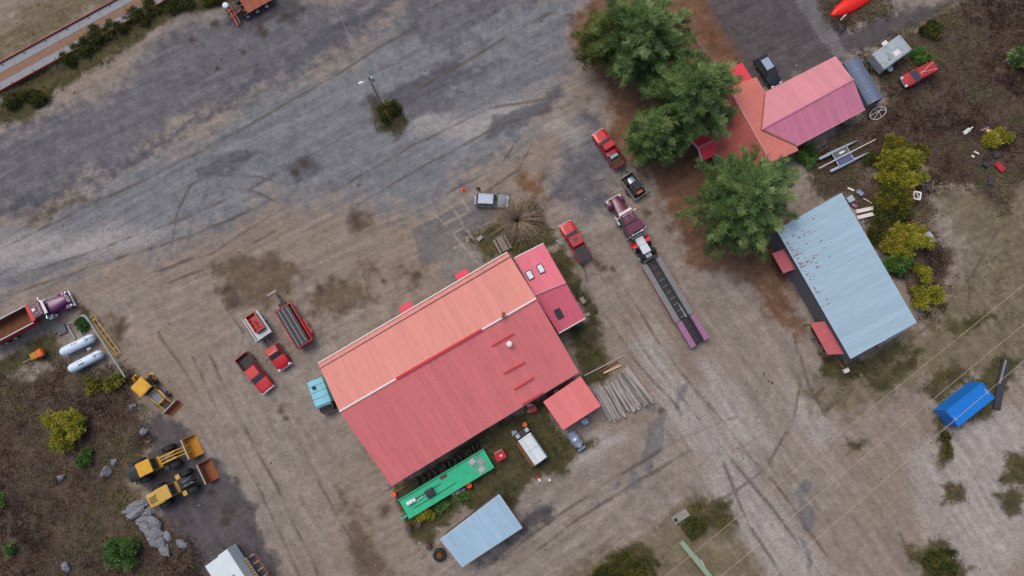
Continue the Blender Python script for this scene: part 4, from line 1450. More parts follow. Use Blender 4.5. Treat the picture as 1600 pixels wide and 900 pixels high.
tag(o, 'pale loose board on the ground at the red trailer drawbar', 'board')

# teal box van half under the workshop gable
a, b = P(499, 593), P(518, 645)
ang = math.atan2(b.y - a.y, b.x - a.x)
tv = thing('box_van', 'light blue panelled van tucked against the workshop gable end', 'van', a, ang)
mb = MB(); mb.loft([[Vector((x, y * 1.12, z)) for y, z in ((-1, .55), (-1, 2.0), (-.9, 2.25), (-.5, 2.36), (0, 2.4), (.5, 2.36), (.9, 2.25), (1, 2.0), (1, .55))] for x in (0, .04, 3.3)])
mb.build('body', 'paint_teal', tv, True)
for x in (.75, 1.55, 2.4):
    mb = MB(); mb.path([Vector((x, y * 1.125, z + .006)) for y, z in ((-1, 1.9), (-.9, 2.25), (-.5, 2.36), (0, 2.4), (.5, 2.36), (.9, 2.25), (1, 1.9))], .022, 5); mb.build('roof_seam', 'plastic_black', tv)
mb = MB(); mb.tube((.95, -.35, 2.3), (.95, -.35, 2.55), .2, .2, 14); mb.tube((.95, -.35, 2.55), (.95, -.35, 2.6), .26, .1, 14); mb.build('roof_vent', 'plastic_black', tv, True)
mb = MB(); mb.loft([sect(x, ww, .5, zt, .15) for x, ww, zt in ((3.32, .95, 1.5), (3.9, .9, 1.3), (4.5, .8, 1.15))]); mb.build('bonnet', 'wood_dark', tv, True)
cabin(tv, loop(3.0, 3.9, .98, .95, 1.4), loop(3.05, 3.5, .9, .88, 2.1), 'paint_teal', 1)
mb = MB(); mb.box((4.5, 0, .6), (.15, 1.8, .3)); mb.build('front_bumper', 'steel_grey', tv)
for x in (.9, 3.8):
    for s in (-1, 1):
        wheel(tv, x, s * .98, .4, .25, face=s)

# utility trailer with a small buggy on it
a, b = P(1000, 309), P(977, 277)
ang = math.atan2(b.y - a.y, b.x - a.x)
ut = thing('utility_trailer', 'small dark utility trailer behind the red pickup, buggy on board', 'trailer', a, ang)
Lu = (b - a).length
mb = MB(); mb.box((Lu / 2, 0, .52), (Lu, 2.0, .08)); mb.build('deck', 'wood_dark', ut)
for s in (-1, 1):
    mb = MB(); mb.box((Lu / 2, s * 1.0, .7), (Lu, .06, .34)); mb.build('side_rail', 'steel_grey', ut)
    wheel(ut, Lu / 2 - .2, s * 1.14, .33, .2, face=s)
    mb = MB(); mb.box((Lu / 2 - .2, s * 1.14, .72), (.95, .24, .04)); mb.build('fender', 'plastic_black', ut)
mb = MB(); mb.box((Lu, 0, .78), (.08, 2.06, .5)); mb.build('front_board', 'steel_grey', ut)
mb = MB(); mb.box((0, 0, .62), (.06, 2.0, .3)); mb.build('tail_ramp', 'steel_grey', ut)
mb = MB(); mb.tube((Lu, .7, .5), (Lu + 1.2, 0, .5), .05, .05, 6); mb.tube((Lu, -.7, .5), (Lu + 1.2, 0, .5), .05, .05, 6); mb.build('drawbar', 'steel_dark', ut)
bg_ = thing('buggy', 'small black and silver two seat buggy riding on the utility trailer', 'buggy', at_obj(ut, .25, 0, .565), ang)
mb = MB(); mb.loft([sect(x, ww, .25, zt, .12) for x, ww, zt in ((.1, .55, .7), (.6, .65, .75), (1.6, .62, .7), (2.2, .55, .8), (2.65, .4, .7))]); mb.build('body', 'paint_black', bg_, True)
mb = MB(); mb.hexa(loop(.6, 1.75, .55, .5, 1.45), loop(.65, 1.7, .5, .45, 1.52)); mb.build('roof', 'plastic_black', bg_, bevel=.02)
mb = MB(); mb.loft([sect(x, ww, .7, zt, .1) for x, ww, zt in ((1.85, .5, .95), (2.3, .48, .9), (2.6, .36, .8))]); mb.build('hood', 'paint_silver', bg_, True)
for x, y in ((.6, .52), (.6, -.52), (1.75, .48), (1.75, -.48)):
    mb = MB(); mb.tube((x, y, .7), (x, y * .95, 1.46), .03, .03, 6); mb.build('roll_post', 'chrome', bg_)
mb = MB(); mb.box((.32, 0, .85), (.4, .8, .2)); mb.build('cargo_tray', 'barrel_orange', bg_)
for x in (.45, 2.15):
    for s in (-1, 1):
        wheel(bg_, x, s * .62, .3, .24, face=s)


# ---- yellow machines ---------------------------------------------------
def loader(label, a, b, paint, bucket, rear):
    """wheel loader: a = tail, b = bucket lip"""
    pa, pb = P(*a), P(*b)
    t = thing('wheel_loader', label, 'wheel loader', (pa.x, pa.y, gz_at(pa.x, pa.y)), math.atan2(pb.y - pa.y, pb.x - pa.x))
    L = (pb - pa).length
    k = L / 8.6
    mb = MB(); mb.loft([sect(x * k, ww, .8, zt, .15) for x, ww, zt in ((0, .8, 1.7), (.2, .9, 2.0), (2.0, .95, 2.15))]); mb.build('engine_hood', rear, t, True)
    for y in (-.3, .0, .3):
        mb = MB(); mb.box((.9 * k, y, 2.13), (.9 * k, .12, .06)); mb.build('hood_grille', 'plastic_black', t)
    mb = MB(); mb.tube((1.6 * k, .4, 2.1), (1.6 * k, .4, 2.7), .07, .07, 8); mb.build('exhaust', 'steel_dark', t, True)
    mb = MB(); mb.box((2.9 * k, 0, 1.1), (2.4 * k, 1.5, .6)); mb.build('rear_frame', paint, t, bevel=.05)
    cabin(t, loop(2.05 * k, 3.75 * k, .78, .78, 1.4), loop(2.15 * k, 3.6 * k, .76, .74, 3.1), paint, 1, 'glass_dark', .04)
    mb = MB(); mb.box((2.85 * k, 0, 3.16), (1.75 * k, 1.75, .12)); mb.build('cab_roof', paint, t, True, bevel=.05, seg=2)
    mb = MB(); mb.box((4.9 * k, 0, 1.05), (1.7 * k, .9, .6)); mb.build('front_frame', 'steel_dark', t, bevel=.05)
    for x in (1.5 * k, 5.3 * k):
        for s in (-1, 1):
            wheel(t, x, s * 1.16, .8, .62, 'junk_dark_hub', .45, face=s)
            if x > 3 or rear != paint:
                mb = MB(); mb.box((x - .75, s * 1.12, 1.66), (.55, .6, .06)); mb.build('fender', paint if rear == paint else 'plastic_black', t)
    for s in (-1, 1):
        mb = MB(); bar(mb, (4.3 * k, s * .42, 1.9), (6.3 * k, s * .42, 1.75), .16, .3); bar(mb, (6.3 * k, s * .42, 1.75), (7.4 * k, s * .42, .7), .16, .3); mb.build('lift_arm', 'steel_dark' if rear == paint else paint, t)
        mb = MB(); mb.tube((4.2 * k, s * .2, 1.2), (6.0 * k, s * .3, 1.6), .07, .07, 8); mb.build('hydraulic_ram', 'chrome', t, True)
    mb = MB(); mb.tube((4.4 * k, 0, 2.1), (6.4 * k, 0, 1.9), .08, .08, 8); bar(mb, (6.2 * k, 0, 2.0), (7.3 * k, 0, 1.1), .14, .2); mb.build('tilt_linkage', 'steel_dark' if rear == paint else paint, t)
    W = 1.32
    mb = MB()
    prof = [(7.25 * k, 1.45), (7.2 * k, .25), (7.45 * k, .05), (8.6 * k, .02), (8.6 * k, .08), (7.5 * k, .14), (7.32 * k, .3), (7.36 * k, 1.42)]
    mb.prism([Vector((x, -W, z)) for x, z in prof], (0, 2 * W, 0)); mb.build('bucket', bucket, t)
    for s in (-1, 1):
        mb = MB(); mb.prism([Vector((x, s * W, z)) for x, z in ((7.22 * k, 1.4), (7.22 * k, .1), (8.55 * k, .06), (8.3 * k, .5))], (0, s * .05, 0)); mb.build('bucket_side', bucket, t)
    mb = MB(); mb.box((7.24 * k, 0, 1.46), (.14, 2 * W + .08, .1)); mb.build('bucket_lip', 'steel_grey', t)
    return t


loader('yellow wheel loader with black tail and ochre bucket, upper of the two', (212, 742), (313, 693), 'paint_yellow', 'bucket_ochre', 'paint_black')
loader('faded yellow wheel loader with brown bucket, lower of the two', (243, 781), (337, 731), 'paint_yellow_old', 'bucket_brown', 'paint_yellow_old')

pa, pb = P(218, 585), P(277, 642)
bh = thing('backhoe_loader', 'yellow backhoe loader with folded rear arm at the brush edge', 'backhoe', (pa.x, pa.y, 0), math.atan2(pb.y - pa.y, pb.x - pa.x))
Lb = (pb - pa).length
k = Lb / 6.8
cabin(bh, loop(1.5 * k, 3.1 * k, .85, .8, 1.2), loop(1.55 * k, 2.9 * k, .8, .76, 2.6), 'paint_yellow', 1, 'glass_dark', .04)
mb = MB(); mb.box((2.25 * k, 0, 2.66), (1.85 * k, 1.95, .12)); mb.build('cab_roof', 'paint_yellow', bh, True, bevel=.08, seg=2)
mb = MB(); mb.box((4.1 * k, 0, 1.3), (1.9 * k, .85, .6)); mb.build('engine_hood', 'paint_yellow_old', bh, bevel=.06)
mb = MB(); mb.box((4.1 * k, 0, 1.615), (1.5 * k, .7, .03)); mb.build('hood_panel', 'tarp_slate', bh)
for s in (-1, 1):
    wheel(bh, 2.0 * k, s * .95, .72, .48, 'paint_yellow_old', .5, face=s)
    wheel(bh, 4.6 * k, s * .9, .45, .32, 'paint_yellow_old', .5, face=s)
    mb = MB(); bar(mb, (3.2 * k, s * .62, 1.35), (5.0 * k, s * .62, 1.3), .14, .26); bar(mb, (5.0 * k, s * .62, 1.3), (6.1 * k, s * .62, .55), .14, .26); mb.build('lift_arm', 'paint_yellow_old', bh)
    mb = MB(); mb.tube((3.6 * k, s * .62, 1.0), (5.2 * k, s * .62, 1.05), .06, .06, 8); mb.build('hydraulic_ram', 'chrome', bh, True)
mb = MB()
prof = [(6.0 * k, 1.0), (5.95 * k, .2), (6.2 * k, .05), (6.8 * k, .03), (6.8 * k, .08), (6.25 * k, .12), (6.08 * k, .95)]
mb.prism([Vector((x, -1.1, z)) for x, z in prof], (0, 2.2, 0)); mb.build('front_bucket', 'bucket_brown', bh)
mb = MB(); mb.box((6.0 * k, 0, 1.02), (.1, 2.22, .08)); mb.build('bucket_lip', 'steel_grey', bh)
mb = MB(); bar(mb, (1.4 * k, .2, 1.0), (.6 * k, .5, 2.4), .22, .3); bar(mb, (.6 * k, .5, 2.4), (.3 * k, -.3, 1.3), .2, .28); mb.build('rear_boom', 'paint_yellow_old', bh)
mb = MB(); mb.prism([Vector((x, -.6, z)) for x, z in ((.1 * k, 1.3), (.55 * k, 1.2), (.6 * k, .5), (.2 * k, .35))], (0, .55, 0)); mb.build('rear_bucket', 'bucket_ochre', bh)
mb = MB(); mb.tube((1.3 * k, .3, 1.3), (.7 * k, .5, 2.1), .06, .06, 8); mb.build('boom_ram', 'chrome', bh, True)
for s in (-1, 1):
    mb = MB(); bar(mb, (1.3 * k, s * .6, .9), (1.15 * k, s * 1.1, .08), .16, .16); mb.box((1.15 * k, s * 1.15, .05), (.4, .4, .08)); mb.build('stabiliser', 'paint_yellow', bh)

# white box truck and pallet rack at the lower edge
a, b = P(350, 925, 0), P(362, 853, 0)
q = [P(316, 887, 3.1), P(343, 868, 3.1), P(359, 858, 3.1), P(386, 900, 3.1)]
ang = math.atan2(P(316, 887, 3.1).y - P(357, 858, 3.1).y, P(316, 887, 3.1).x - P(357, 858, 3.1).x)   # across
fw = P(386, 900, 3.1) - P(359, 858, 3.1)
dirv = Vector((fw.x, fw.y, 0)).normalized()
c = P(337, 873, 3.1)
wt = thing('box_trailer', 'white box trailer with a two level roof cut by the lower edge', 'trailer', (c.x, c.y, 0), math.atan2(-dirv.y, -dirv.x))
mb = MB(); mb.box((-3.6, .65, 1.75), (7.2, 2.0, 2.5)); mb.build('box', 'paint_white', wt, bevel=.06)
mb = MB(); mb.box((-3.45, -1.05, 1.8), (7.2, 1.4, 2.7)); mb.build('side_box', 'paint_white', wt, bevel=.05)
mb = MB(); mb.box((-3.0, -.7, 3.16), (.4, .35, .06)); mb.build('roof_hatch', 'steel_grey', wt)
mb = MB(); mb.box((-3.5, -.2, .45), (6.6, .8, .2)); mb.tube((0, -.2, .5), (1.4, -.2, .5), .07, .07, 8); mb.build('chassis', 'steel_dark', wt)
for x in (-3.2, -4.2):
    for y, s in ((1.5, 1), (-1.6, -1)):
        wheel(wt, x, y, .42, .26, face=s)
q = P(400, 886, 0)
prk = thing('pallet_rack', 'weathered yellow timber rack beside the white box trailer', 'rack', (q.x, q.y, 0), math.atan2(-dirv.y, -dirv.x))
for i in range(9):
    mb = MB(); mb.box((-1.6 + .4 * i, .55, 1.2), (.13, 1.3, .06)); mb.build('slat', 'paint_yellow_old', prk)
for y in (-.1, .5, 1.15):
    mb = MB(); mb.box((0, y, 1.12), (3.5, .12, .1)); mb.build('bearer', 'wood_grey', prk)
for i in range(4):
    mb = MB(); mb.box((-1.5 + i, -.75, .8), (.14, .9, .1)); mb.build('side_slat', 'wood_grey', prk)
mb = MB(); mb.box((0, -1.15, .8), (3.4, .1, .12)); mb.build('side_rail', 'rust_red', prk)
for x in (-1.6, 1.6):
    for y in (-1.1, -.1, 1.15):
        mb = MB(); mb.box((x, y, .55), (.1, .1, 1.1)); mb.build('leg', 'wood_dark', prk)

# rust-red truck cut by the upper edge
a, b = P(361, 30), P(440, -14)
ang = math.atan2(b.y - a.y, b.x - a.x)
ot = thing('rusty_truck', 'rust red skeletal truck chassis with white wheels at the upper edge', 'truck', a, ang)
for s in (-1, 1):
    mb = MB(); mb.box((3.4, s * .45, .85), (6.8, .14, .26)); mb.build('chassis_rail', 'rust_red', ot)
    for x in (2.2, 3.7, 5.2):
        wheel(ot, x, s * 1.1, .5, .3, 'light_clear', .55, face=s)
mb = MB(); mb.box((.45, -.1, .75), (.25, 3.6, .25)); mb.build('front_beam', 'rust_red', ot)
mb = MB(); mb.box((.9, -.1, .9), (.14, 3.3, .16)); mb.build('front_beam', 'rust_red', ot)
for k in range(4):
    mb = MB(); mb.box((3.05 + 1.05 * k, 0, 1.02), (.98, 2.3, .08)); mb.build('deck_plate', 'rust_red', ot)
    mb = MB(); mb.box((2.5 + 1.05 * k, 0, 1.12), (.1, 2.36, .14)); mb.build('crossbar', 'rust_red', ot)
mb = MB(); mb.box((1.6, .0, 1.0), (1.0, 1.0, .5)); mb.build('engine_cover', 'wood_dark', ot, bevel=.05)
mb = MB(); mb.tube((.4, 1.5, .5), (.4, 1.5, 1.1), .42, .42, 14); mb.tube((.4, 1.5, 1.1), (.4, 1.5, 1.2), .42, .25, 14); mb.build('white_tank', 'paint_white', ot, True)
for y in (-.5, .5):
    mb = MB(); bar(mb, (.5, y, .9), (1.9, y * .8, 1.3), .12, .16); mb.build('brace', 'rust_red', ot)

# ================================================================= YARD THINGS
mat('tank_white', C(206,222,236), .35, 0, .05, 2, .06, C(150,156,160))
mat('pipe_grey', C(150,152,150), .6, .2, .12, 3, .15)
mat('concrete_block', C(150,146,142), .9, 0, .12, 4, .2)
mat('bark_log', C(152,146,142), .9, 0, .3, 5, .3, C(92,84,78), per_obj=.32)
mat('log_end', C(200,174,136), .85, 0, .12, 8)
mat('fresh_wood', C(212,178,130), .8, 0, .12, 5)
mat('bark', C(86,70,58), .95, 0, .3, 6, bump=.6)
mat('twig', C(160,140,122), .95, 0, .2, 5)
mat('rock', C(128,130,136), .95, 0, .35, 2.2, .45, C(92,84,78), bump=1.0, dirt_scale=1.5)
mat('cable', C(176,160,138), .6, .1, .1, 2)
mat('orange_plastic', C(255,92,40), .5, 0, .05, 3)
mat('cloth_dark', (0.02, 0.02, 0.026), .9, 0, .2, 8)
mat('skin', C(190,140,112), .6, 0, .05, 6)
mat('boat_red', C(226,32,20), .4, 0, .05, 3, .04)
mat('boat_grey', C(168,182,190), .5, 0, .1, 3, .15)
mat('net_blue', C(84,92,128), .8, 0, .15, 4)
mat('beam_green', C(132,152,130), .6, 0, .12, 3, .2, C(110,110,84))
mat('junk_dark', C(56,58,66), .7, 0, .25, 4, .2)


def world_tube(name, label, cat, pts, r, m, group=None, n=8):
    mb = MB()
    o0 = Vector(pts[0])
    mb.path([Vector(p) - o0 for p in pts], r, n)
    o = mb.build(name, m, None, True)
    o.location = o0
    return tag(o, label, cat, group)


def place(o, px, py, rz=0.0, z=0.0):
    p = P(px, py)
    o.location = (p.x, p.y, z + gz_at(p.x, p.y))
    o.rotation_euler.z = rz
    return o


# ---- gas tanks ---------------------------------------------------------
def gas_tank(label, a, b):
    pa, pb = P(a[0], a[1], .9), P(b[0], b[1], .9)
    L = (pb - pa).length
    t = thing('gas_tank', label, 'gas tank', (pa.x, pa.y, 0), math.atan2(pb.y - pa.y, pb.x - pa.x), 'white gas tanks')
    mb = MB(); r = .6
    st_ = [(0, .05), (.05, .3), (.2, .48), (.42, .58), (.6, r), (L - .6, r), (L - .42, .58), (L - .2, .48), (L - .05, .3), (L, .05)]
    mb.loft([[Vector((x, rr * math.cos(2 * math.pi * i / 20), .95 + rr * math.sin(2 * math.pi * i / 20))) for i in range(20)] for x, rr in st_])
    mb.build('shell', 'tank_white', t, True)
    for x in (.9, L - .9):
        mb = MB(); mb.box((x, 0, .2), (.25, 1.0, .42)); mb.build('saddle', 'concrete_block', t)
    mb = MB(); mb.tube((L - .9, 0, 1.5), (L - .9, 0, 1.68), .2, .2, 12); mb.build('valve_dome', 'steel_grey', t, True)
    mb = MB(); mb.path([(L - .9, 0, 1.62), (L - .3, 0, 1.66), (L + .25, -.1, 1.3)], .03, 6); mb.build('gas_line', 'steel_dark', t)
    # dark stencilled marks along the top, raised as thin plates
    for x, y, l, w in ((L * .42, .16, .26, .13), (L * .50, .12, .20, .16), (L * .56, .18, .14, .10)) if a[1] < 560 else ((L * .42, -.18, .8, .14), (L * .44, .22, .24, .1), (L * .36, .2, .16, .12)):
        z = .95 + math.sqrt(r * r - y * y)
        mb = MB(); mb.box((x, y, z - .004), (l, w, .025)); mb.build('stencil_mark', 'junk_dark', t)
    return t


gas_tank('white gas tank with small dark marks on top, upper of the pair', (95, 552), (148, 526))
gas_tank('white gas tank with a long dark stripe on top, lower of the pair', (108, 578), (161, 551))
mb = MB(); mb.box((0, 0, .2), (.5, .36, .4)); mb.box((0, 0, .45), (.3, .2, .1))
tag(place(mb.build('meter_box', 'trim_white', None, bevel=.03), 141, 545, .5), 'small white meter box between the two gas tanks', 'box')

# pipe guard around the tanks
gp = [P(105, 507, .9), P(127, 493, .9), P(133, 494, .9), P(140, 503, .9), P(195, 589, .9)]
t = thing('pipe_barrier', 'grey steel pipe barrier around the white gas tanks', 'barrier', (gp[0].x, gp[0].y, 0))
mb = MB(); mb.path([gp[1], gp[2], gp[3]], .17, 10); mb.build('elbow_pipe', 'pipe_grey', t, True, world=True)
for a, b, r in ((gp[0], gp[1], .06), (gp[3], gp[4], .12)):
    mb = MB(); mb.tube(a, b, r, r, 10); mb.build('rail_pipe', 'pipe_grey', t, True, world=True)
for a, b in (((106, 509), (118, 531)), ((118, 507), (130, 527))):
    mb = MB(); mb.tube(P(*a, .15), P(*b, .15), .13, .13, 8); mb.build('ground_pipe', 'pipe_grey', t, True, world=True)
for p in (gp[0], gp[1], gp[3], lerp(gp[3], gp[4], .5), gp[4]):
    mb = MB(); mb.tube((p.x, p.y, -.1), (p.x, p.y, .9), .07, .07, 8); mb.build('post', 'pipe_grey', t, True, world=True)
mb = MB(); mb.box((0, 0, .15), (1.2, 1.3, .3)); mb.box((-.9, .1, .1), (.5, .5, .2), .4)
tag(place(mb.build('concrete_slab', 'wall_grey', None, bevel=.02), 97, 515, .45), 'dark grey concrete block beside the dump truck', 'slab')
# yellow pipe ladder
a, b = P(146, 501, .5), P(184, 553, .5)
yl = thing('pipe_rack', 'long yellow tubular rack lying along the tank barrier', 'rack', (a.x, a.y, 0))
dv2 = (b - a).normalized(); nv2 = Vector((-dv2.y, dv2.x, 0))
for s in (-.45, -.15, .35):
    mb = MB(); mb.tube(a + nv2 * s, b + nv2 * s, .06, .06, 8); mb.build('rail', 'paint_yellow_old', yl, True, world=True)
for k in range(7):
    p = lerp(a, b, k / 6); mb = MB(); mb.tube(p + nv2 * .42, p - nv2 * .5, .045, .045, 6); mb.build('rung', 'paint_yellow_old', yl, True, world=True)
for p in (a, lerp(a, b, .5), b):
    mb = MB(); mb.tube(Vector((p.x, p.y, 0)), p, .05, .05, 6); mb.build('leg', 'paint_yellow_old', yl, True, world=True)
mb = MB(); mb.tube(a + nv2 * .5 - dv2 * .1, a - nv2 * .55 - dv2 * .1, .07, .07, 8); mb.tube(a + nv2 * .5 - dv2 * .7, a - nv2 * .1 - dv2 * .7, .06, .06, 8); mb.tube(a + nv2 * .5 - dv2 * .7, a + nv2 * .5, .06, .06, 8); mb.build('end_loop', 'paint_yellow_old', yl, True, world=True)
# small towed yellow machine
q0, q1 = P(38, 567), P(77, 548)
yc = thing('tow_compressor', 'small ochre towed machine with a pale drawbar in the weeds', 'compressor', (q0.x, q0.y, gz_at(q0.x, q0.y)), math.atan2(q1.y - q0.y, q1.x - q0.x))
Lc = (q1 - q0).length
mb = MB(); mb.tube((0, 0, .4), (1.6, 0, .45), .06, .06, 8); mb.build('drawbar', 'wood_grey', yc)
mb = MB(); mb.box((2.0, 0, .75), (.9, .9, .6)); mb.build('engine_box', 'bucket_ochre', yc, bevel=.06)
mb = MB(); mb.box((2.85, 0, .8), (.75, 1.05, .7)); mb.build('tank_box', 'barrel_orange', yc, bevel=.12, seg=2)
for s in (-1, 1):
    wheel(yc, 2.4, s * .62, .32, .2, 'bucket_ochre', face=s)

# ---- shipping container -----------------------------------------------
q0, q1, q3 = P(1479, 642, 2.59), P(1536, 597, 2.59), P(1497, 667, 2.59)
cc = (P(1497, 667, 2.59) + P(1536, 597, 2.59)) / 2
ct = thing('shipping_container', 'bright blue corrugated shipping container under the power lines', 'container', (cc.x, cc.y, 0), math.atan2(q1.y - q0.y, q1.x - q0.x))
L_, W_, H_ = 6.06, 2.44, 2.59
def corrug(n, length):
    out = []
    for i in range(n):
        x = i / n * length
        d = length / n
        out += [(x, 0), (x + d * .35, 0), (x + d * .5, 1), (x + d * .85, 1)]
    return out + [(length, 0)]
for s in (-1, 1):
    mb = MB(); cr_ = corrug(20, L_ - .3)
    rings = [[Vector((x - L_ / 2 + .15, s * (W_ / 2 - .02 - .036 * o), .15)), Vector((x - L_ / 2 + .15, s * (W_ / 2 - .02 - .036 * o), H_ - .1)), Vector((x - L_ / 2 + .15, s * (W_ / 2 - .09), H_ - .1)), Vector((x - L_ / 2 + .15, s * (W_ / 2 - .09), .15))] for x, o in cr_]
    mb.loft(rings); mb.build('side_wall', 'paint_blue', ct)
    for z, h in ((.08, .16), (H_ - .06, .12)):
        mb = MB(); mb.box((0, s * (W_ / 2 - .05), z), (L_ - .3, .1, h)); mb.build('side_beam', 'paint_blue', ct)
mb = MB(); cr_ = corrug(20, L_ - .3)
rings = [[Vector((x - L_ / 2 + .15, -W_ / 2 + .1, H_ - .03 - .03 * o)), Vector((x - L_ / 2 + .15, W_ / 2 - .1, H_ - .03 - .03 * o)), Vector((x - L_ / 2 + .15, W_ / 2 - .1, H_ - .09)), Vector((x - L_ / 2 + .15, -W_ / 2 + .1, H_ - .09))] for x, o in cr_]
mb.loft(rings); mb.build('roof', 'paint_blue', ct)
for sx in (-1, 1):
    for s in (-1, 1):
        mb = MB(); mb.box((sx * (L_ / 2 - .075), s * (W_ / 2 - .075), H_ / 2), (.15, .15, H_)); mb.build('corner_post', 'paint_blue', ct)
    for z in (.08, H_ - .06):
        mb = MB(); mb.box((sx * (L_ / 2 - .06), 0, z), (.12, W_ - .3, .12)); mb.build('end_beam', 'paint_blue', ct)
    mb = MB(); mb.box((sx * (L_ / 2 - .33), 0 if sx > 0 else -.2, H_ + .004), (.06, .8 if sx > 0 else .5, .012)); mb.build('roof_mark', 'trim_white', ct)
for s in (-1, 1):
    mb = MB(); mb.box((-L_ / 2 + .05, s * .57, H_ / 2), (.05, 1.08, H_ - .3)); d = mb.build('door', 'paint_blue', ct)
    for y in (.3, .8):
        mb = MB(); mb.tube((-L_ / 2 - .01, s * y, .2), (-L_ / 2 - .01, s * y, H_ - .2), .02, .02, 6); mb.build('lock_rod', 'steel_grey', d)
mb = MB(); mb.box((L_ / 2 - .06, 0, H_ / 2), (.05, W_ - .3, H_ - .25)); mb.build('end_wall', 'paint_blue', ct)
# dark timbers
for a, b, r, lab in (((1556, 640), (1562, 600), .42, 'charred dark timber stack end beside the blue container, nearer part'), ((1561, 600), (1571, 563), .32, 'grey streaked dark timber lying beyond the blue container, farther part')):
    pa, pb = P(*a), P(*b)
    t = thing('timber_stack', lab, 'timber', (pa.x, pa.y, 0), math.atan2(pb.y - pa.y, pb.x - pa.x))
    L = (pb - pa).length
    for k in range(4):
        mb = MB(); mb.box((L / 2 + .1 * (k % 2), -.36 + .24 * k, .15 + .02 * k), (L, .22, .28)); mb.build('timber', 'junk_dark' if (k != 2 or r > .4) else 'wood_grey', t, bevel=.02)

# ---- log pile ------------------------------------------------------------
lr = random.Random(11)
e0, e1 = P(927, 611), P(982, 575)        # upper ends
f0, f1 = P(955, 659), P(1017, 627)       # lower ends
log_meshes = []
for v in range(5):
    mb = MB(); n = 9
    r0 = .12 + .014 * v
    pts = [Vector((0, 0, 0))]
    segs = 6
    rings = []
    for i in range(segs + 1):
        x = i / segs
        oy, oz = .05 * math.sin(3 * x + v * 2), .02 * math.sin(5 * x + v)
        rr_ = r0 * (1 - .28 * x) * (1 + .05 * math.sin(9 * x + v))
        rings.append([Vector((x, oy + rr_ * math.cos(2 * math.pi * k / n), oz + rr_ * math.sin(2 * math.pi * k / n))) for k in range(n)])
    mb.loft(rings)
    o = mb.build('log', 'bark_log', None, True)
    log_meshes.append(o.data)
    bpy.data.objects.remove(o)
for i in range(48):
    layer = 0 if i < 27 else 1
    t_ = (i + .5) / 27 if layer == 0 else (i - 27 + .5) / 21
    a = lerp(e0, e1, t_ + lr.uniform(-.015, .015)); b = lerp(f0, f1, t_ + lr.uniform(-.03, .03) + (lr.uniform(-.08, .08) if layer else 0))
    d = (b - a).normalized()
    a = a - d * lr.uniform(-.5, .35); b = b + d * lr.uniform(-.5, .3)
    o = bpy.data.objects.new('log', log_meshes[lr.randrange(5)])
    COL.objects.link(o)
    if lr.random() < .4:
        a, b = b, a
    L = (b - a).length
    o.location = (a.x, a.y, .17 + layer * .27 + lr.uniform(0, .03))
    o.rotation_euler = (lr.uniform(0, 6.28), lr.uniform(-.01, .01), math.atan2(b.y - a.y, b.x - a.x))
    o.rotation_euler = (0, lr.uniform(-.008, .008), math.atan2(b.y - a.y, b.x - a.x))
    o.scale = (L, 1, 1)
    tag(o, 'grey weathered log lying side by side in the log pile by the small red shed', 'log', 'logs in the pile')
for a, b, r, m, lab in (((913, 587), (976, 555), .09, 'bark_log', 'long thin grey pole lying above the log pile'),
                        ((938, 581), (966, 565), .10, 'rust_brown', 'brown pole lying between the grey pole and the cut log'),
                        ((943, 583), (970, 571), .15, 'fresh_wood', 'fresh yellow barkless log lying just above the log pile')):
    pa, pb = P(*a), P(*b)
    mb = MB(); mb.tube((0, 0, 0), (pb - pa), r, r * .8, 10)
    o = mb.build('pole', m, None, True); o.location = (pa.x, pa.y, r + .02 + gz_at(pa.x, pa.y))
    tag(o, lab, 'pole')

# ---- green equipment trailer and the clutter behind the workshop -------------
a, b = P(633, 793), P(764, 714)
gt = thing('green_trailer', 'long bright green steel trailer bed behind the workshop', 'trailer', (a.x, a.y, 0), math.atan2(b.y - a.y, b.x - a.x))
Lg = (b - a).length
mb = MB(); mb.box((Lg / 2, 0, 1.0), (Lg, 2.7, .16)); mb.build('deck', 'paint_green', gt)
for s in (-1, 1):
    mb = MB(); mb.box((Lg / 2, s * 1.32, 1.17), (Lg, .12, .3)); mb.build('side_beam', 'paint_green', gt)
    mb = MB(); mb.box((Lg / 2, s * .5, .7), (Lg - .4, .2, .45)); mb.build('chassis_beam', 'steel_dark', gt)
for s in (-1, 1):
    for k in range(13):
        mb = MB(); mb.box((.5 + k * (Lg - 1) / 12, s * 1.40, 1.2), (.08, .05, .26)); mb.build('stake_pocket', 'rust_brown', gt)
mb = MB(); mb.box((3.2, .35, 1.12), (4.8, .1, .08)); mb.box((4.2, -.55, 1.12), (6.2, .06, .08)); mb.build('deck_rail', 'wood_dark', gt)
mb = MB(); mb.box((3.9, .1, 1.4), (1.1, .95, .6)); mb.build('engine_hatch', 'junk_dark', gt, bevel=.05)
for k in range(4):
    mb = MB(); mb.box((3.55 + .22 * k, .0, 1.72), (.1, .7, .05)); mb.build('hatch_fin', 'plastic_black', gt)
mb = MB(); mb.box((1.3, .35, 1.3), (1.3, .5, .4)); mb.box((1.2, .3, 1.6), (.7, .3, .2)); mb.build('white_pump', 'paint_white', gt, bevel=.06)
mb = MB(); mb.tube((1.9, .0, 1.25), (2.9, .12, 1.2), .08, .08, 8); mb.build('pipe', 'steel_grey', gt, True)
mb = MB(); mb.box((6.3, .9, 1.14), (.9, .35, .08)); mb.build('rust_patch', 'rust_brown', gt)
gr_ = thing('steel_grating', 'grey barred grating panel lying across the green trailer end', 'grating', at_obj(gt, Lg - 1.5, .05, 1.09), gt.rotation_euler.z + .25)
for k in range(5):
    mb = MB(); mb.box((-.8 + .4 * k, 0, .06), (.07, 2.3, .08)); mb.build('bar', 'pipe_grey', gr_)
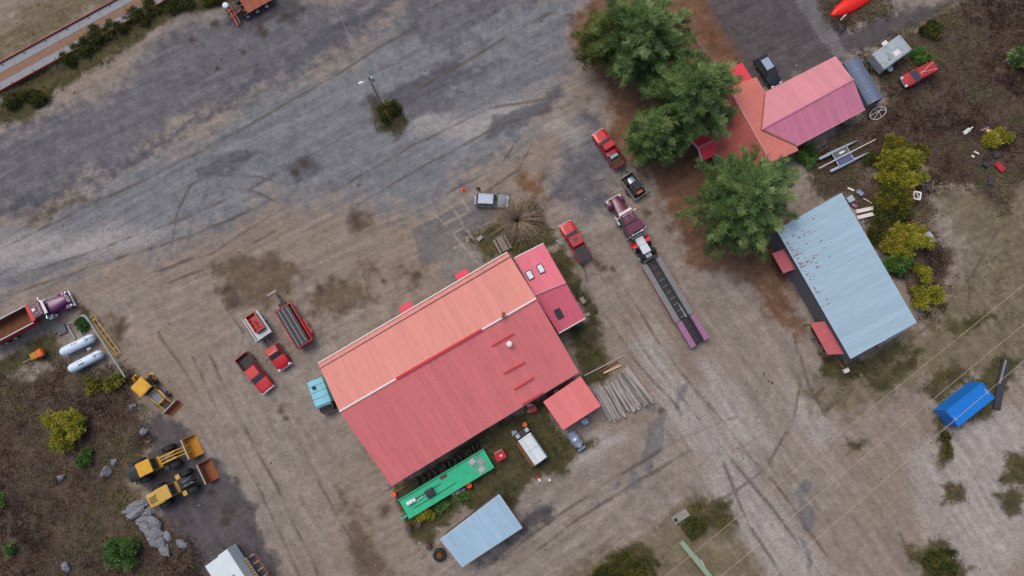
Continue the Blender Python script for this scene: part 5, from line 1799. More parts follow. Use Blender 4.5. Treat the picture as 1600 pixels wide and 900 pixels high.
for y in (-1.15, -.4, .35, 1.15):
    mb = MB(); mb.box((0, y, .05), (1.7, .07, .06)); mb.build('bar', 'pipe_grey', gr_)
for k, (x, y) in enumerate(((-.4, .75), (.4, 0), (-.2, -.78))):
    mb = MB(); mb.box((x, y, .03), (.74, .66, .03)); mb.build('plate', 'boat_grey' if k != 1 else 'steel_grey', gr_)
for x in (2.0, 3.1, Lg - 3.2, Lg - 2.1):
    for s in (-1, 1):
        wheel(gt, x, s * 1.05, .5, .3, 'rust_brown', face=s)
mb = MB(); mb.box((-.5, -.9, .8), (.9, .2, .5)); mb.build('tail_bracket', 'paint_green', gt)

# tyres behind the workshop
tyre_proto = None
def tyre(px, py, r, w, rz, flat, label, group):
    global tyre_proto
    mb = MB(); n = 20
    prof = [(-w / 2, r * .58), (-w / 2, r * .9), (-w / 2 + .05, r), (w / 2 - .05, r), (w / 2, r * .9), (w / 2, r * .58), (w / 2 - .06, r * .55), (-w / 2 + .06, r * .55)]
    vs, fs = [], []
    for i in range(n):
        for yy, rr_ in prof:
            vs.append(Vector((rr_ * math.cos(2 * math.pi * i / n), yy, rr_ * math.sin(2 * math.pi * i / n))))
    k = len(prof)
    for i in range(n):
        for j in range(k):
            fs.append((i * k + j, i * k + (j + 1) % k, ((i + 1) % n) * k + (j + 1) % k, ((i + 1) % n) * k + j))
    mb.add(vs, fs)
    o = mb.build('tyre', 'rubber', None, True)
    p = P(px, py)
    o.location = (p.x, p.y, (w / 2 if flat else r) + .02)
    o.rotation_euler = (R(90) if flat else rr.uniform(-.12, .12), 0, rz)
    return tag(o, label, 'tyre', group)
rr = random.Random(21)
for i, (px, py) in enumerate(((664,745),(672,740),(681,736),(689,731),(696,727),(704,723),(712,717),(719,712),(727,708),(735,703),(741,698),(747,694),(655,750))):
    tyre(px, py, rr.choice((.52, .55, .6)), .3, R(-58) + rr.uniform(-.25, .25), i in (3, 8), 'black truck tyre in the row between the workshop and the green trailer', 'tyres behind the workshop')
big_t = tyre(687, 866, .82, .55, 0, True, 'big black tractor tyre lying flat by the pale blue shed', None)
mb = MB(); mb.tube((0, 0, 0), (0, 0, .2), .38, .38, 16); mb.tube((0, 0, .2), (0, 0, .24), .2, .2, 12)
o = mb.build('rim', 'rust_brown', big_t, True); o.rotation_euler = (R(-90), 0, 0); o.location = (0, .12, 0)


def barrel(px, py, label, m='rust_brown', r=.3, h=.88, lid=True):
    t = thing('barrel', label, 'barrel', P(px, py))
    mb = MB()
    mb.loft([[Vector((q * math.cos(2 * math.pi * i / 16), q * math.sin(2 * math.pi * i / 16), z)) for i in range(16)] for q, z in ((r * .96, 0), (r, .03), (r, .28), (r * 1.04, .3), (r, .32), (r, .58), (r * 1.04, .6), (r, .62), (r, h))])
    mb.build('drum', m, t, True)
    mb = MB(); mb.tube((0, 0, h - .02), (0, 0, h + .015), r * .9, r * .9, 16); mb.build('lid', 'junk_dark' if not lid else m, t)
    return t


barrel(671, 853, 'rusty open barrel beside the big flat tyre', 'rust_brown', .3, .85, False)
barrel(617, 771, 'orange barrel at the corner of the workshop and green trailer', 'barrel_orange')
barrel(820, 663, 'orange barrel above the old tank truck', 'barrel_orange')
barrel(733, 757, 'bright red orange spool barrel leaning at the green trailer side', 'orange_plastic', .38, .5)
barrel(640, 823, 'dark rusty barrel below the green trailer tail, left one', 'rust_brown', .3, .8, False)
barrel(655, 818, 'brown rusty barrel below the green trailer tail, right one', 'rust_red', .3, .8, False)
t = thing('red_machine', 'small red boxy machine at the right end of the green trailer', 'machine', P(782, 711), R(28))
mb = MB(); mb.box((0, 0, .6), (1.35, 1.1, .8)); mb.build('housing', 'paint_red', t, bevel=.08, seg=2)
mb = MB(); mb.box((0, .62, .5), (1.2, .12, .6)); mb.build('side_panel', 'wood_grey', t)
mb = MB(); mb.box((.1, 0, 1.03), (.3, .2, .06)); mb.build('filler_cap', 'light_clear', t)
for x in (-.45, .45):
    mb = MB(); mb.box((x, 0, .12), (.2, 1.0, .22)); mb.build('skid', 'steel_dark', t)
for (px, py, sx, sy, h, rz, m, nm, lab) in (
    (713, 771, 1.1, .5, .4, .5, 'steel_grey', 'steel_box', 'grey metal box lying along the green trailer, left of two'),
    (722, 766, .9, .45, .35, .5, 'paint_mauve', 'steel_box', 'dull purple metal box lying along the green trailer, right of two'),
    (604, 762, .9, .35, .3, .0, 'wood_grey', 'timber_block', 'grey timber block at the workshop corner'),
    (626, 764, 1.4, .2, .15, .5, 'wood_brown', 'plank', 'brown plank between the workshop and the green trailer'),
    (832, 638, 1.0, .9, .9, .4, 'paint_red_dull', 'crate', 'dark red crate under the workshop back eave'),
    (828, 634, .7, .5, .8, .3, 'paint_white', 'cabinet', 'white cabinet under the workshop back eave'),
    (831, 641, 1.2, .3, .3, .25, 'fresh_wood', 'plank', 'pale plank in front of the dark red crate'),
    (868, 611, .6, .3, .4, .6, 'steel_grey', 'bucket', 'grey scrap piece between workshop and small shed'),
    (804, 676, .7, .6, .8, .3, 'paint_silver', 'cabinet', 'pale grey cabinet left of the old tank truck front'),
    (840, 744, .35, .3, .3, .3, 'paint_red', 'fuel_can', 'small red fuel can in the weeds'),
    (843, 750, .3, .4, .25, .3, 'trim_white', 'pail', 'small white pail beside the red fuel can'),
    (859, 750, .3, .3, .3, 0, 'trim_white', 'pail', 'lone white pail on the bare ground by the weeds'),
    (750, 373, .8, .5, .45, .7, 'concrete_block', 'concrete_piece', 'broken pale concrete piece on the grass plot'),
    (910, 470, .9, .55, .5, R(-55), 'wood_grey', 'wooden_crate', 'weathered crate beside the annex wall'),
    (917, 492, .8, .5, .3, .4, 'wood_grey', 'wooden_crate', 'broken grey crate at the annex corner'),
    (873, 379, .9, .2, .3, R(-50), 'steel_grey', 'metal_stand', 'small metal stand left of the red pickup with covered bed'),
):
    mb = MB(); mb.box((0, 0, h / 2), (sx, sy, h)); mb.box((sx * .1, 0, h + .02), (sx * .55, sy * .6, .05)); mb.box((-sx * .3, sy * .1, h * .5), (sx * .3, sy * 1.06, h * .3))
    o = mb.build(nm, m, None, bevel=.02)
    tag(place(o, px, py, rz), lab, nm.replace('_', ' '))

# old tank truck body and the silver tank
a, b = P(844, 717), P(813, 672)
tk = thing('tank_truck', 'old tank truck with white rounded tank and brown side behind the workshop', 'tank truck', (a.x, a.y, 0), math.atan2(b.y - a.y, b.x - a.x))
Lk = (b - a).length
mb = MB(); mb.loft([[Vector((x, y * 1.0, z)) for y, z in ((-1, 1.0), (-1.02, 1.7), (-.85, 2.1), (-.4, 2.28), (.1, 2.3), (.6, 2.2), (.95, 1.9), (1, 1.0))] for x in (0, .05, Lk - 1.0)]); mb.build('tank', 'paint_white', tk, True)
mb = MB(); mb.box((Lk / 2 - .5, 1.2, 1.3), (Lk - 1.0, .4, 1.2)); mb.build('side_cover', 'rust_brown', tk)
mb = MB(); mb.box((Lk / 2 - .5, .35, 2.285), (Lk - 1.2, .04, .03)); mb.box((Lk / 2 - .4, 0, 2.315), (.04, 1.5, .02)); mb.build('tank_seam', 'steel_grey', tk)
mb = MB(); mb.tube((-.08, -1, 1.6), (-.08, 1.1, 1.6), .09, .09, 8); mb.tube((-.1, -1, .9), (-.1, 1.1, .9), .07, .07, 8); mb.build('rear_rail', 'steel_grey', tk, True)
mb = MB(); mb.tube((Lk - .9, -.95, 2.0), (Lk - .9, .95, 2.0), .1, .1, 8); mb.build('front_rail', 'trim_white', tk, True)
mb = MB(); mb.box((Lk - .4, .2, .9), (.9, 1.7, .9)); mb.build('cab_remains', 'junk_dark', tk, bevel=.06)
for s in (-.75, .65):
    mb = MB(); mb.box((Lk - .35, s, 1.5), (.55, .5, .4)); mb.build('fender', 'boat_grey', tk, bevel=.08)
for x in (.8, Lk - .6):
    for s in (-1, 1):
        wheel(tk, x, s * .9, .42, .26, 'rust_brown', face=s)
a, b = P(909, 701), P(888, 672)
sk_ = thing('steel_tank', 'silver cylindrical tank lying at the small red shed', 'tank', (a.x, a.y, 0), math.atan2(b.y - a.y, b.x - a.x))
Ls_ = (b - a).length
mb = MB(); mb.loft([[Vector((x, rr_ * math.cos(2 * math.pi * i / 18), .85 + rr_ * math.sin(2 * math.pi * i / 18))) for i in range(18)] for x, rr_ in ((.5, .1), (.55, .5), (.7, .66), (1.4, .7), (1.45, .74), (1.55, .74), (1.6, .7), (2.3, .7), (2.35, .74), (2.42, .74), (2.47, .68), (2.7, .5), (2.75, .1))]); mb.build('shell', 'paint_silver', sk_, True)
mb = MB(); mb.tube((.75, 0, 1.5), (.75, 0, 1.62), .3, .3, 14); mb.build('manhole', 'steel_grey', sk_, True)
mb = MB(); mb.box((.15, 0, .7), (.35, 1.1, .5)); mb.box((.2, .3, 1.05), (.2, .2, .3)); mb.build('pump', 'paint_silver', sk_, bevel=.05)
for x in (.9, 2.3):
    mb = MB(); mb.box((x, 0, .18), (.2, 1.2, .36)); mb.build('cradle', 'steel_dark', sk_)
mb = MB(); mb.box((0, 0, .4), (.9, .8, .8)); mb.box((.2, .1, .9), (.3, .3, .3)); mb.box((-.3, -.2, .9), (.2, .3, .2))
tag(place(mb.build('engine_block', 'paint_silver', None, bevel=.05), 913, 658, .5), 'pale blue engine block beside the small red shed', 'engine')

# ---- bench and other things by the bare shrub ---------------------------------
t = thing('picnic_table', 'weathered grey picnic table standing at the workshop eave', 'picnic table', P(785, 382), R(-62))
for k in range(5):
    mb = MB(); mb.box((0, -.36 + .18 * k, .75), (2.1, .15, .05)); mb.build('top_plank', 'wood_grey', t)
for s in (-1, 1):
    for k in range(2):
        mb = MB(); mb.box((0, s * (.68 + .15 * k), .45), (2.1, .13, .05)); mb.build('seat_plank', 'wood_grey', t)
    mb = MB(); bar(mb, (s * .75, -.75, .02), (s * .75, -.2, .72), .09, .07); bar(mb, (s * .75, .75, .02), (s * .75, .2, .72), .09, .07); bar(mb, (s * .75, -.85, .4), (s * .75, .85, .4), .05, .09); mb.build('leg', 'wood_dark', t)
# traffic cone-like orange marker
t = thing('traffic_cone', 'small bright orange cone on the yard left of the silver car', 'cone', P(724, 297), .4)
mb = MB(); mb.box((0, 0, .03), (.5, .5, .06)); mb.build('base', 'orange_plastic', t, bevel=.015)
mb = MB(); mb.tube((0, 0, .06), (0, 0, .7), .2, .04, 14); mb.build('shaft', 'orange_plastic', t, True)

# person
def person(px, py, rz):
    p = P(px, py)
    t = thing('person', 'person in dark clothes standing behind the silver car', 'person', (p.x, p.y, 0), rz)
    V = {'pel': (0, 0, .95, .15), 'bel': (0, 0, 1.1, .14), 'che': (.0, 0, 1.33, .16), 'nek': (.01, 0, 1.49, .06), 'hea': (.04, 0, 1.60, .085), 'top': (.04, 0, 1.72, .08),
         'ls': (0, .19, 1.42, .075), 'le': (.03, .27, 1.15, .05), 'lw': (.16, .25, .93, .038), 'lh': (.22, .24, .85, .04), 'rs': (0, -.19, 1.42, .075), 're': (.0, -.27, 1.15, .05), 'rw': (.12, -.27, .92, .038), 'rh': (.17, -.27, .84, .04),
         'lp': (0, .09, .88, .10), 'lk': (.04, .11, .5, .07), 'la': (.0, .11, .09, .05), 'lt': (.17, .12, .04, .045), 'rp': (0, -.09, .88, .10), 'rk': (.02, -.11, .5, .07), 'ra': (-.04, -.11, .09, .05), 'rt': (.13, -.13, .04, .045)}
    E_ = [('pel', 'bel'), ('bel', 'che'), ('che', 'nek'), ('nek', 'hea'), ('hea', 'top'), ('che', 'ls'), ('ls', 'le'), ('le', 'lw'), ('lw', 'lh'), ('che', 'rs'), ('rs', 're'), ('re', 'rw'), ('rw', 'rh'),
          ('pel', 'lp'), ('lp', 'lk'), ('lk', 'la'), ('la', 'lt'), ('pel', 'rp'), ('rp', 'rk'), ('rk', 'ra'), ('ra', 'rt')]
    keys = list(V)
    me = bpy.data.meshes.new('body')
    me.from_pydata([V[k][:3] for k in keys], [(keys.index(a), keys.index(b)) for a, b in E_], [])
    o = bpy.data.objects.new('body', me); COL.objects.link(o); o.parent = t
    sm = o.modifiers.new('skin', 'SKIN')
    if not me.skin_vertices:
        bpy.context.view_layer.objects.active = o
    for i, k in enumerate(keys):
        sv = me.skin_vertices[0].data[i]
        sv.radius = (V[k][3], V[k][3]); sv.use_root = (k == 'pel')
    o.modifiers.new('sub', 'SUBSURF').levels = 1
    o.modifiers['sub'].render_levels = 2
    me.materials.append(MATS['cloth_dark'])
    mb = MB(); mb.loft([[Vector((.06 + q * math.cos(2 * math.pi * i / 12), q * .8 * math.sin(2 * math.pi * i / 12), z)) for i in range(12)] for q, z in ((.03, 1.54), (.085, 1.57), (.105, 1.65), (.10, 1.72))]); mb.build('face', 'skin', t, True)
    mb = MB(); mb.loft([[Vector((.03 + q * math.cos(2 * math.pi * i / 12), q * .9 * math.sin(2 * math.pi * i / 12), z)) for i in range(12)] for q, z in ((.112, 1.68), (.118, 1.74), (.09, 1.80), (.03, 1.83))]); mb.build('hair', 'junk_dark', t, True)
    for s, h in ((1, V['lh']), (-1, V['rh'])):
        for f in range(5):
            an = (f - 2) * .25
            mb = MB(); a_ = Vector(h[:3]); mb.tube(a_, a_ + Vector((.05, .018 * (f - 2), -.08 + .008 * abs(f - 2))), .011, .008, 6); mb.build('finger', 'skin', t, True)
person(748, 298, R(-90))

# ---- utility pole -----------------------------------------------------------------
pb_ = P(598, 166)
up_ = thing('utility_pole', 'wooden utility pole with lamp and transformer rising from the round bush', 'utility pole', pb_)
mb = MB(); mb.tube((0, 0, -.2), (0, 0, 9.6), .15, .1, 10); mb.build('shaft', 'wood_grey', up_, True)
mb = MB(); mb.box((0, .0, 9.1), (.1, 1.5, .1), .55); mb.build('crossarm', 'wood_dark', up_)
mb = MB(); mb.tube((.32, .1, 8.2), (.32, .1, 9.0), .22, .22, 14); mb.tube((.32, .1, 9.0), (.32, .1, 9.1), .22, .08, 14); mb.build('transformer', 'paint_silver', up_, True)
mb = MB(); mb.tube((0, 0, 8.3), (-.8, -.25, 8.6), .035, .035, 8); mb.build('lamp_arm', 'steel_grey', up_)
mb = MB(); mb.loft([[Vector((-.75 - x * .95, -.235 - x * .3 + w * c1, 8.6 + h * c2)) for c1, c2 in ((-1, -.3), (-.7, .8), (0, 1), (.7, .8), (1, -.3))] for x, w, h in ((0, .06, .05), (.2, .14, .1), (.55, .15, .1), (.7, .06, .05))]); mb.build('lamp_head', 'light_clear', up_, True)
for y in (-.6, .6):
    mb = MB(); mb.tube((y * -.52, y * .85, 9.15), (y * -.52, y * .85, 9.35), .05, .03, 8); mb.build('insulator', 'light_clear', up_, True)
ga = P(611, 190) - pb_
mb = MB(); mb.tube((0, 0, 7.6), Vector((ga.x, ga.y, .05)), .012, .012, 5); mb.build('guy_wire', 'steel_grey', up_)
g1 = lerp(Vector((0, 0, 7.6)), Vector((ga.x, ga.y, .05)), .72)
mb = MB(); mb.tube(g1, Vector((ga.x, ga.y, .05)), .06, .06, 8); mb.build('guy_guard', 'paint_yellow', up_, True)
tp_ = pb_ + Vector((0, 0, 9.3))
fa_ = P(498, -45, 9.3) ; fb_ = tp_ + (fa_ - tp_) * 2.2
world_tube('service_wire', 'thin pale overhead wire running from the utility pole to the upper edge', 'wire',
           [lerp(tp_, fb_, s) - Vector((0, 0, 1.2 * 4 * s * (1 - s) * .5)) for s in [i / 16 for i in range(17)]], .018, 'pipe_grey', None, 5)
for lab, a, b in (('pale power line nearest the barn corner, uppermost of the three', (1595, 450), (1045, 897)), ('pale power line between the other two, middle of three', (1600, 508), (1135, 895)), ('pale power line passing over the blue container, lowest of three', (1580, 583), (1215, 897))):
    pa, pb = P(a[0], a[1], 9.5), P(b[0], b[1], 9.5)
    d = (pb - pa).normalized()
    pa, pb = pa - d * 40, pb + d * 40
    world_tube('power_line', lab, 'power line', [lerp(pa, pb, s) - Vector((0, 0, .8 * 4 * s * (1 - s) - .5)) for s in [i / 24 for i in range(25)]], .026, 'cable', 'overhead power lines', 5)

# ---- things in the brush on the right -----------------------------------------------
# camper
q = [P(1366, 83, 2.3), P(1408, 53, 2.3), P(1425, 79, 2.3), P(1383, 106, 2.3)]
c = sum(q, Vector()) / 4
cp = thing('camper_trailer', 'weathered pale grey camper trailer with a white roof patch in the brush', 'camper', (c.x, c.y, 0), math.atan2((q[1] - q[0]).y, (q[1] - q[0]).x))
Lc, Wc = (q[1] - q[0]).length, (q[2] - q[1]).length
mat('camper_old', C(160,172,178), .6, 0, .12, 2, .45, C(112,112,106), dirt_scale=.9)
mb = MB(); mb.loft([[Vector((x, y * Wc / 2, z)) for y, z in ((-1, .5), (-1, zt - .15), (-.9, zt), (.9, zt), (1, zt - .15), (1, .5))] for x, zt in ((-Lc / 2, 2.0), (-Lc / 2 + .4, 2.28), (Lc / 2 - .3, 2.32), (Lc / 2, 2.2))]); mb.build('body', 'camper_old', cp, True)
mb = MB(); mb.box((.25, -.45, 2.335), (.95, .75, .03)); mb.build('roof_patch', 'trim_white', cp)
for x in (-.9, -.1):
    mb = MB(); mb.box((x, .15, 2.32), (.03, 1.3, .03)); mb.build('roof_seam', 'steel_grey', cp)
mb = MB(); mb.box((-1.1, -.5, 2.36), (.35, .35, .1)); mb.build('roof_vent', 'pipe_grey', cp, bevel=.03)
mb = MB(); mb.box((.2, Wc / 2 + .25, 1.8), (.8, .5, .08)); mb.build('awning', 'trim_white', cp)
mb = MB(); mb.tube((-Lc / 2, .3, .5), (-Lc / 2 - 1.0, 0, .5), .05, .05, 6); mb.tube((-Lc / 2, -.3, .5), (-Lc / 2 - 1.0, 0, .5), .05, .05, 6); mb.box((-Lc / 2 - .5, .0, .7), (.4, .4, .4)); mb.build('hitch', 'steel_dark', cp)
for s in (-1, 1):
    wheel(cp, .2, s * (Wc / 2 - .05), .36, .2, face=s)
    panel((-Lc / 2 + .6, s * Wc / 2 * 1.0, 1.2), (-Lc / 2 + 1.8, s * Wc / 2, 1.2), (-Lc / 2 + 1.8, s * Wc / 2, 1.8), (-Lc / 2 + .6, s * Wc / 2, 1.8), 0, 1, 0, 1, .01 * -s, .02).build('window', 'glass_dark', cp)
mb = MB(); mb.tube((0, 0, .02), (0, 0, .75), .05, .05, 8); mb.tube((0, 0, .72), (0, 0, .8), .42, .40, 18)
tag(place(mb.build('round_table', 'boat_grey', None, True), 1386, 111), 'small round pale table at the camper corner', 'table')
# white hoop frame
q = P(1370, 178)
hp = thing('hoop_frame', 'white tubular pointed hoop frame standing at the shelter end', 'frame', q, R(25))
ring = [Vector((1.25 * math.cos(t), .75 * math.sin(t) * (1 if math.cos(t) < .2 else .9), .35 + .25 * math.sin(t))) for t in [2 * math.pi * i / 28 for i in range(29)]]
mb = MB(); mb.path(ring, .05, 6); mb.build('rim', 'trim_white', hp, True)
for y0, y1 in (((-.9, -.5), (.9, .5)), ((-.2, .72), (.1, -.72)), ((-1.2, .1), (1.2, .0))):
    mb = MB(); mb.path([Vector((y0[0], y0[1], .3)), Vector(((y0[0] + y1[0]) / 2, (y0[1] + y1[1]) / 2 + .12, .75)), Vector((y1[0], y1[1], .4))], .04, 6); mb.build('rib', 'trim_white', hp, True)
for x in (-1.0, 1.0):
    mb = MB(); mb.tube((x, 0, 0), (x, 0, .45), .04, .04, 6); mb.build('leg', 'trim_white', hp)
# catamaran
a, b = P(1286, 260), P(1347, 230)
cat_ = thing('catamaran', 'pale grey beached catamaran with its mast laid across', 'catamaran', ((a.x + b.x) / 2, (a.y + b.y) / 2, 0), math.atan2(b.y - a.y, b.x - a.x))
Lc = (b - a).length
for s in (-1, 1):
    mb = MB(); ox = -.25 if s > 0 else .25
    mb.loft([[Vector((x * Lc + ox, s * 1.08 + w * math.cos(2 * math.pi * i / 10), .45 + h * math.sin(2 * math.pi * i / 10))) for i in range(10)] for x, w, h in ((-.5, .1, .12), (-.47, .2, .24), (-.2, .23, .28), (.1, .21, .27), (.35, .12, .22), (.5, .03, .1))])
    mb.build('hull', 'boat_grey', cat_, True)
for x in (-1.5, .75):
    mb = MB(); mb.tube((x, -1.15, .78), (x, 1.15, .78), .07, .07, 8); mb.build('crossbeam', 'boat_grey', cat_, True)
mb = MB(); mb.box((-.35, -.5, .76), (2.1, .95, .03)); mb.build('trampoline', 'net_blue', cat_)
mb = MB(); mb.box((-.35, .5, .76), (2.1, .85, .03)); mb.build('trampoline', 'wall_grey', cat_)
mb = MB(); mb.tube((-4.2, -.05, .92), (4.6, .08, .95), .075, .06, 8); mb.build('mast', 'trim_white', cat_, True)
mb = MB(); mb.box((-.4, 0, .93), (2.7, .22, .14)); mb.build('boom', 'boat_grey', cat_, bevel=.04)
mb = MB(); mb.loft([[Vector((-.3 + .5 * x, .5 + w * math.cos(2 * math.pi * i / 10), .85 + .1 * math.sin(2 * math.pi * i / 10))) for i in range(10)] for x, w in ((-1, .04), (-.5, .18), (.3, .2), (1, .05))]); mb.build('sail_bag', 'trim_white', cat_, True)
# upturned red boat at the upper edge and its oar
a, b = P(1300, 23, .3), P(1365, -14, .3)
rb = thing('red_boat', 'bright red upturned boat hull cut by the upper edge', 'boat', (a.x, a.y, 0), math.atan2(b.y - a.y, b.x - a.x))
Lb_ = (b - a).length
mb = MB(); mb.loft([[Vector((x * Lb_, w * math.cos(math.pi * i / 10), .05 + h * math.sin(math.pi * i / 10))) for i in range(11)] for x, w, h in ((0, .12, .2), (.06, .5, .42), (.2, .85, .6), (.45, 1.15, .72), (.75, 1.1, .7), (1, .8, .5))]); mb.build('hull', 'boat_red', rb, True)
mb = MB(); mb.tube((.1 * Lb_, 0, .58), (.95 * Lb_, 0, .76), .05, .05, 6); mb.build('keel', 'boat_red', rb)
pa, pb = P(1313, 32), P(1326, 18)
o = MB().tube((0, 0, .08), (pb - pa) + Vector((0, 0, .1)), .09, .13, 8).build('post', 'trim_white', None, True); o.location = pa
tag(o, 'white post lying in the grass below the red boat', 'post')
# scraps around the barn's far corner
def slab(px, py, sx, sy, h, rz, m, nm, lab, z=0.0):
    mb = MB(); mb.box((0, 0, h / 2), (sx, sy, h)); mb.box((-sx * .32, 0, h + .012), (.05, sy * .96, .03)); mb.box((sx * .32, 0, h + .012), (.05, sy * .96, .03))
    return tag(place(mb.build(nm, m, None, bevel=.015), px, py, rz, z), lab, nm.replace('_', ' '))
slab(1352, 328, 2.8, .5, .3, R(12), 'trim_white', 'dock_float', 'long white dock float sticking out from the barn, upper one')
slab(1354, 337, 2.8, .5, .3, R(14), 'trim_white', 'dock_float', 'long white dock float sticking out from the barn, lower one')
slab(1327, 312, .9, .8, .5, R(30), 'boat_grey', 'metal_cabinet', 'pale metal cabinet at the barn top corner')
slab(1342, 302, .9, .6, .4, R(-35), 'paint_silver', 'metal_cabinet', 'silver cabinet lying in the weeds above the white dock floats')
slab(1329, 296, .9, .25, .2, R(-25), 'trim_white', 'plank', 'short white plank in the weeds above the barn')
slab(1356, 314, 1.3, .12, .1, R(-33), 'trim_white', 'plank', 'thin white strip pointing at the dock floats')
slab(1333, 322, .7, .4, .4, R(-30), 'paint_mauve', 'plank', 'dull pink board leaning at the barn edge')
t = thing('metal_bin', 'rust red bin with a white framed top beside the yellow bushes', 'bin', P(1424, 308), R(-12))
mb = MB(); mb.box((-.1, 0, .5), (1.4, 1.2, 1.0)); mb.build('box', 'rust_red', t, bevel=.04)
mb = MB(); [mb.box(c, s) for c, s in (((.2, .48, 1.04), (1.0, .2, .08)), ((.2, -.48, 1.04), (1.0, .2, .08)), ((-.24, 0, 1.04), (.2, .76, .08)), ((.62, 0, 1.04), (.2, .76, .08)))]; mb.build('top_frame', 'trim_white', t)
mb = MB(); mb.box((.2, 0, 1.02), (.66, .74, .03)); mb.build('dark_pane', 'glass_dark', t)
mb = MB(); mb.box((.25, 0, 1.06), (.1, .7, .04), .5); mb.build('handle', 'trim_white', t)
slab(1421, 341, 1.2, .5, .25, R(-60), 'rust_red', 'steel_plate', 'rusty plate leaning above the yellow bush')
slab(1451, 372, 1.5, 1.3, .15, R(-58), 'camper_old', 'white_board', 'white mottled board lying at the edge of the yellow bush')
slab(1509, 206, 1.0, .5, .35, R(35), 'paint_white', 'garden_bench', 'small white bench in the brush left of the bright yellow shrub')
slab(1513, 203, .9, .14, .5, R(35), 'trim_white', 'bench_slat', 'white slat behind the small white bench')
slab(1538, 202, 1.2, .25, .2, R(25), 'paint_mauve', 'plank', 'pinkish plank beside the bright yellow shrub')
slab(1543, 205, .5, .4, .3, R(-30), 'fresh_wood', 'box', 'pale box at the left tip of the bright yellow shrub')
slab(1538, 258, .8, .6, .4, R(-30), 'junk_dark', 'scrap_panel', 'dark scrap panel under the small white bench area')
slab(1556, 243, .9, .7, .4, R(20), 'junk_dark', 'scrap_panel', 'dark scrap panel below the bright yellow shrub')
slab(1525, 239, .7, .2, .2, R(-30), 'trim_white', 'plank', 'short white plank among the dark scrap')
slab(1519, 245, .4, .25, .2, R(-30), 'trim_white', 'plank', 'tiny white offcut among the dark scrap')
slab(1546, 283, .7, 1.2, .3, R(-10), 'junk_dark', 'scrap_panel', 'dark upright panel at the lower edge of the scrap area')
slab(1560, 262, 1.3, .8, .4, R(-50), 'paint_red_dull', 'scrap_panel', 'dark red scrap panel in the brush')
slab(1320, 579, .7, .5, .6, R(25), 'trim_white', 'cooler', 'small white box at the lower corner of the barn')
slab(1311, 566, 1.8, .2, .2, R(-60), 'wood_brown', 'plank', 'brown planks at the lower corner of the barn')
slab(1390, 528, 4.0, .3, .3, R(32), 'pipe_grey', 'pipe_bundle', 'grey pipes lying along the barn lower end, near one')
slab(1398, 525, 3.4, .25, .3, R(32), 'steel_grey', 'pipe_bundle', 'grey pipes lying along the barn lower end, far one')
pa, pb = P(1253, 461), P(1266, 458)
slab(1258, 460, 1.4, .1, .1, R(10), 'wood_grey', 'pole', 'thin pale pole sticking out from the barn side')
# lower edge: cart, green beam
t = thing('wooden_cart', 'pale weathered flat cart with slatted side by the lower weeds', 'cart', P(1062, 806), R(32))
for k in range(5):
    mb = MB(); mb.box((0, -.4 + .2 * k, .5), (2.2, .18, .06)); mb.build('deck_board', 'wood_grey', t)
for k in range(7):
    mb = MB(); mb.box((-.95 + .3 * k, .58, .5), (.12, .22, .05)); mb.build('side_slat', 'wood_grey', t)
mb = MB(); mb.box((-.75, 0, .58), (.4, .4, .12)); mb.build('hatch', 'plastic_black', t)
mb = MB(); mb.box((0, 0, .38), (2.0, .12, .14)); mb.box((0, .4, .38), (2.0, .1, .12)); mb.box((0, -.4, .38), (2.0, .1, .12)); mb.build('frame', 'wood_dark', t)
for x in (-.7, .7):
    for s in (-1, 1):
        wheel(t, x, s * .5, .2, .12, face=s)
a, b = P(1063, 845), P(1118, 912)
t = thing('steel_beam', 'long pale green steel beam lying in the weeds at the lower edge', 'beam', (a.x, a.y, .1), math.atan2(b.y - a.y, b.x - a.x))
Lb2 = (b - a).length
for z, w, h in ((.02, .62, .06), (.3, .14, .5), (.58, .62, .06)):
    mb = MB(); mb.box((Lb2 / 2, 0, z), (Lb2, w, h)); mb.build('flange' if w > .3 else 'web', 'beam_green', t)
slab(1089, 873, .9, .35, .5, R(-52), 'trim_white', 'board', 'white board standing against the green beam')
slab(1099, 882, 1.3, .12, .2, R(-62), 'trim_white', 'plank', 'thin white plank right of the green beam')

# ---- rocks on the left bank ------------------------------------------------------------
def rock(px, py, sx, sy, sz, rz, seed, label):
    bm = bmesh.new()
    bmesh.ops.create_icosphere(bm, subdivisions=3, radius=1)
    r_ = random.Random(seed)
    planes = [(Vector((r_.gauss(0, 1), r_.gauss(0, 1), r_.gauss(0, .8))).normalized(), r_.uniform(.55, .85)) for _ in range(14)]
    for v in bm.verts:
        for n, d in planes:
            e = v.co.dot(n) - d
            if e > 0:
                v.co -= n * e
        v.co.x *= sx; v.co.y *= sy; v.co.z *= sz
        v.co += Vector((r_.gauss(0, .035), r_.gauss(0, .035), r_.gauss(0, .05)))
    me = bpy.data.meshes.new('rock'); bm.to_mesh(me); bm.free()
    me.materials.append(MATS['rock'])
    o = bpy.data.objects.new('rock', me); COL.objects.link(o)
    p = P(px, py)
    o.location = (p.x, p.y, sz * .35 + gz_at(p.x, p.y)); o.rotation_euler.z = rz
    return tag(o, label, 'rock', 'rocks on the left bank')
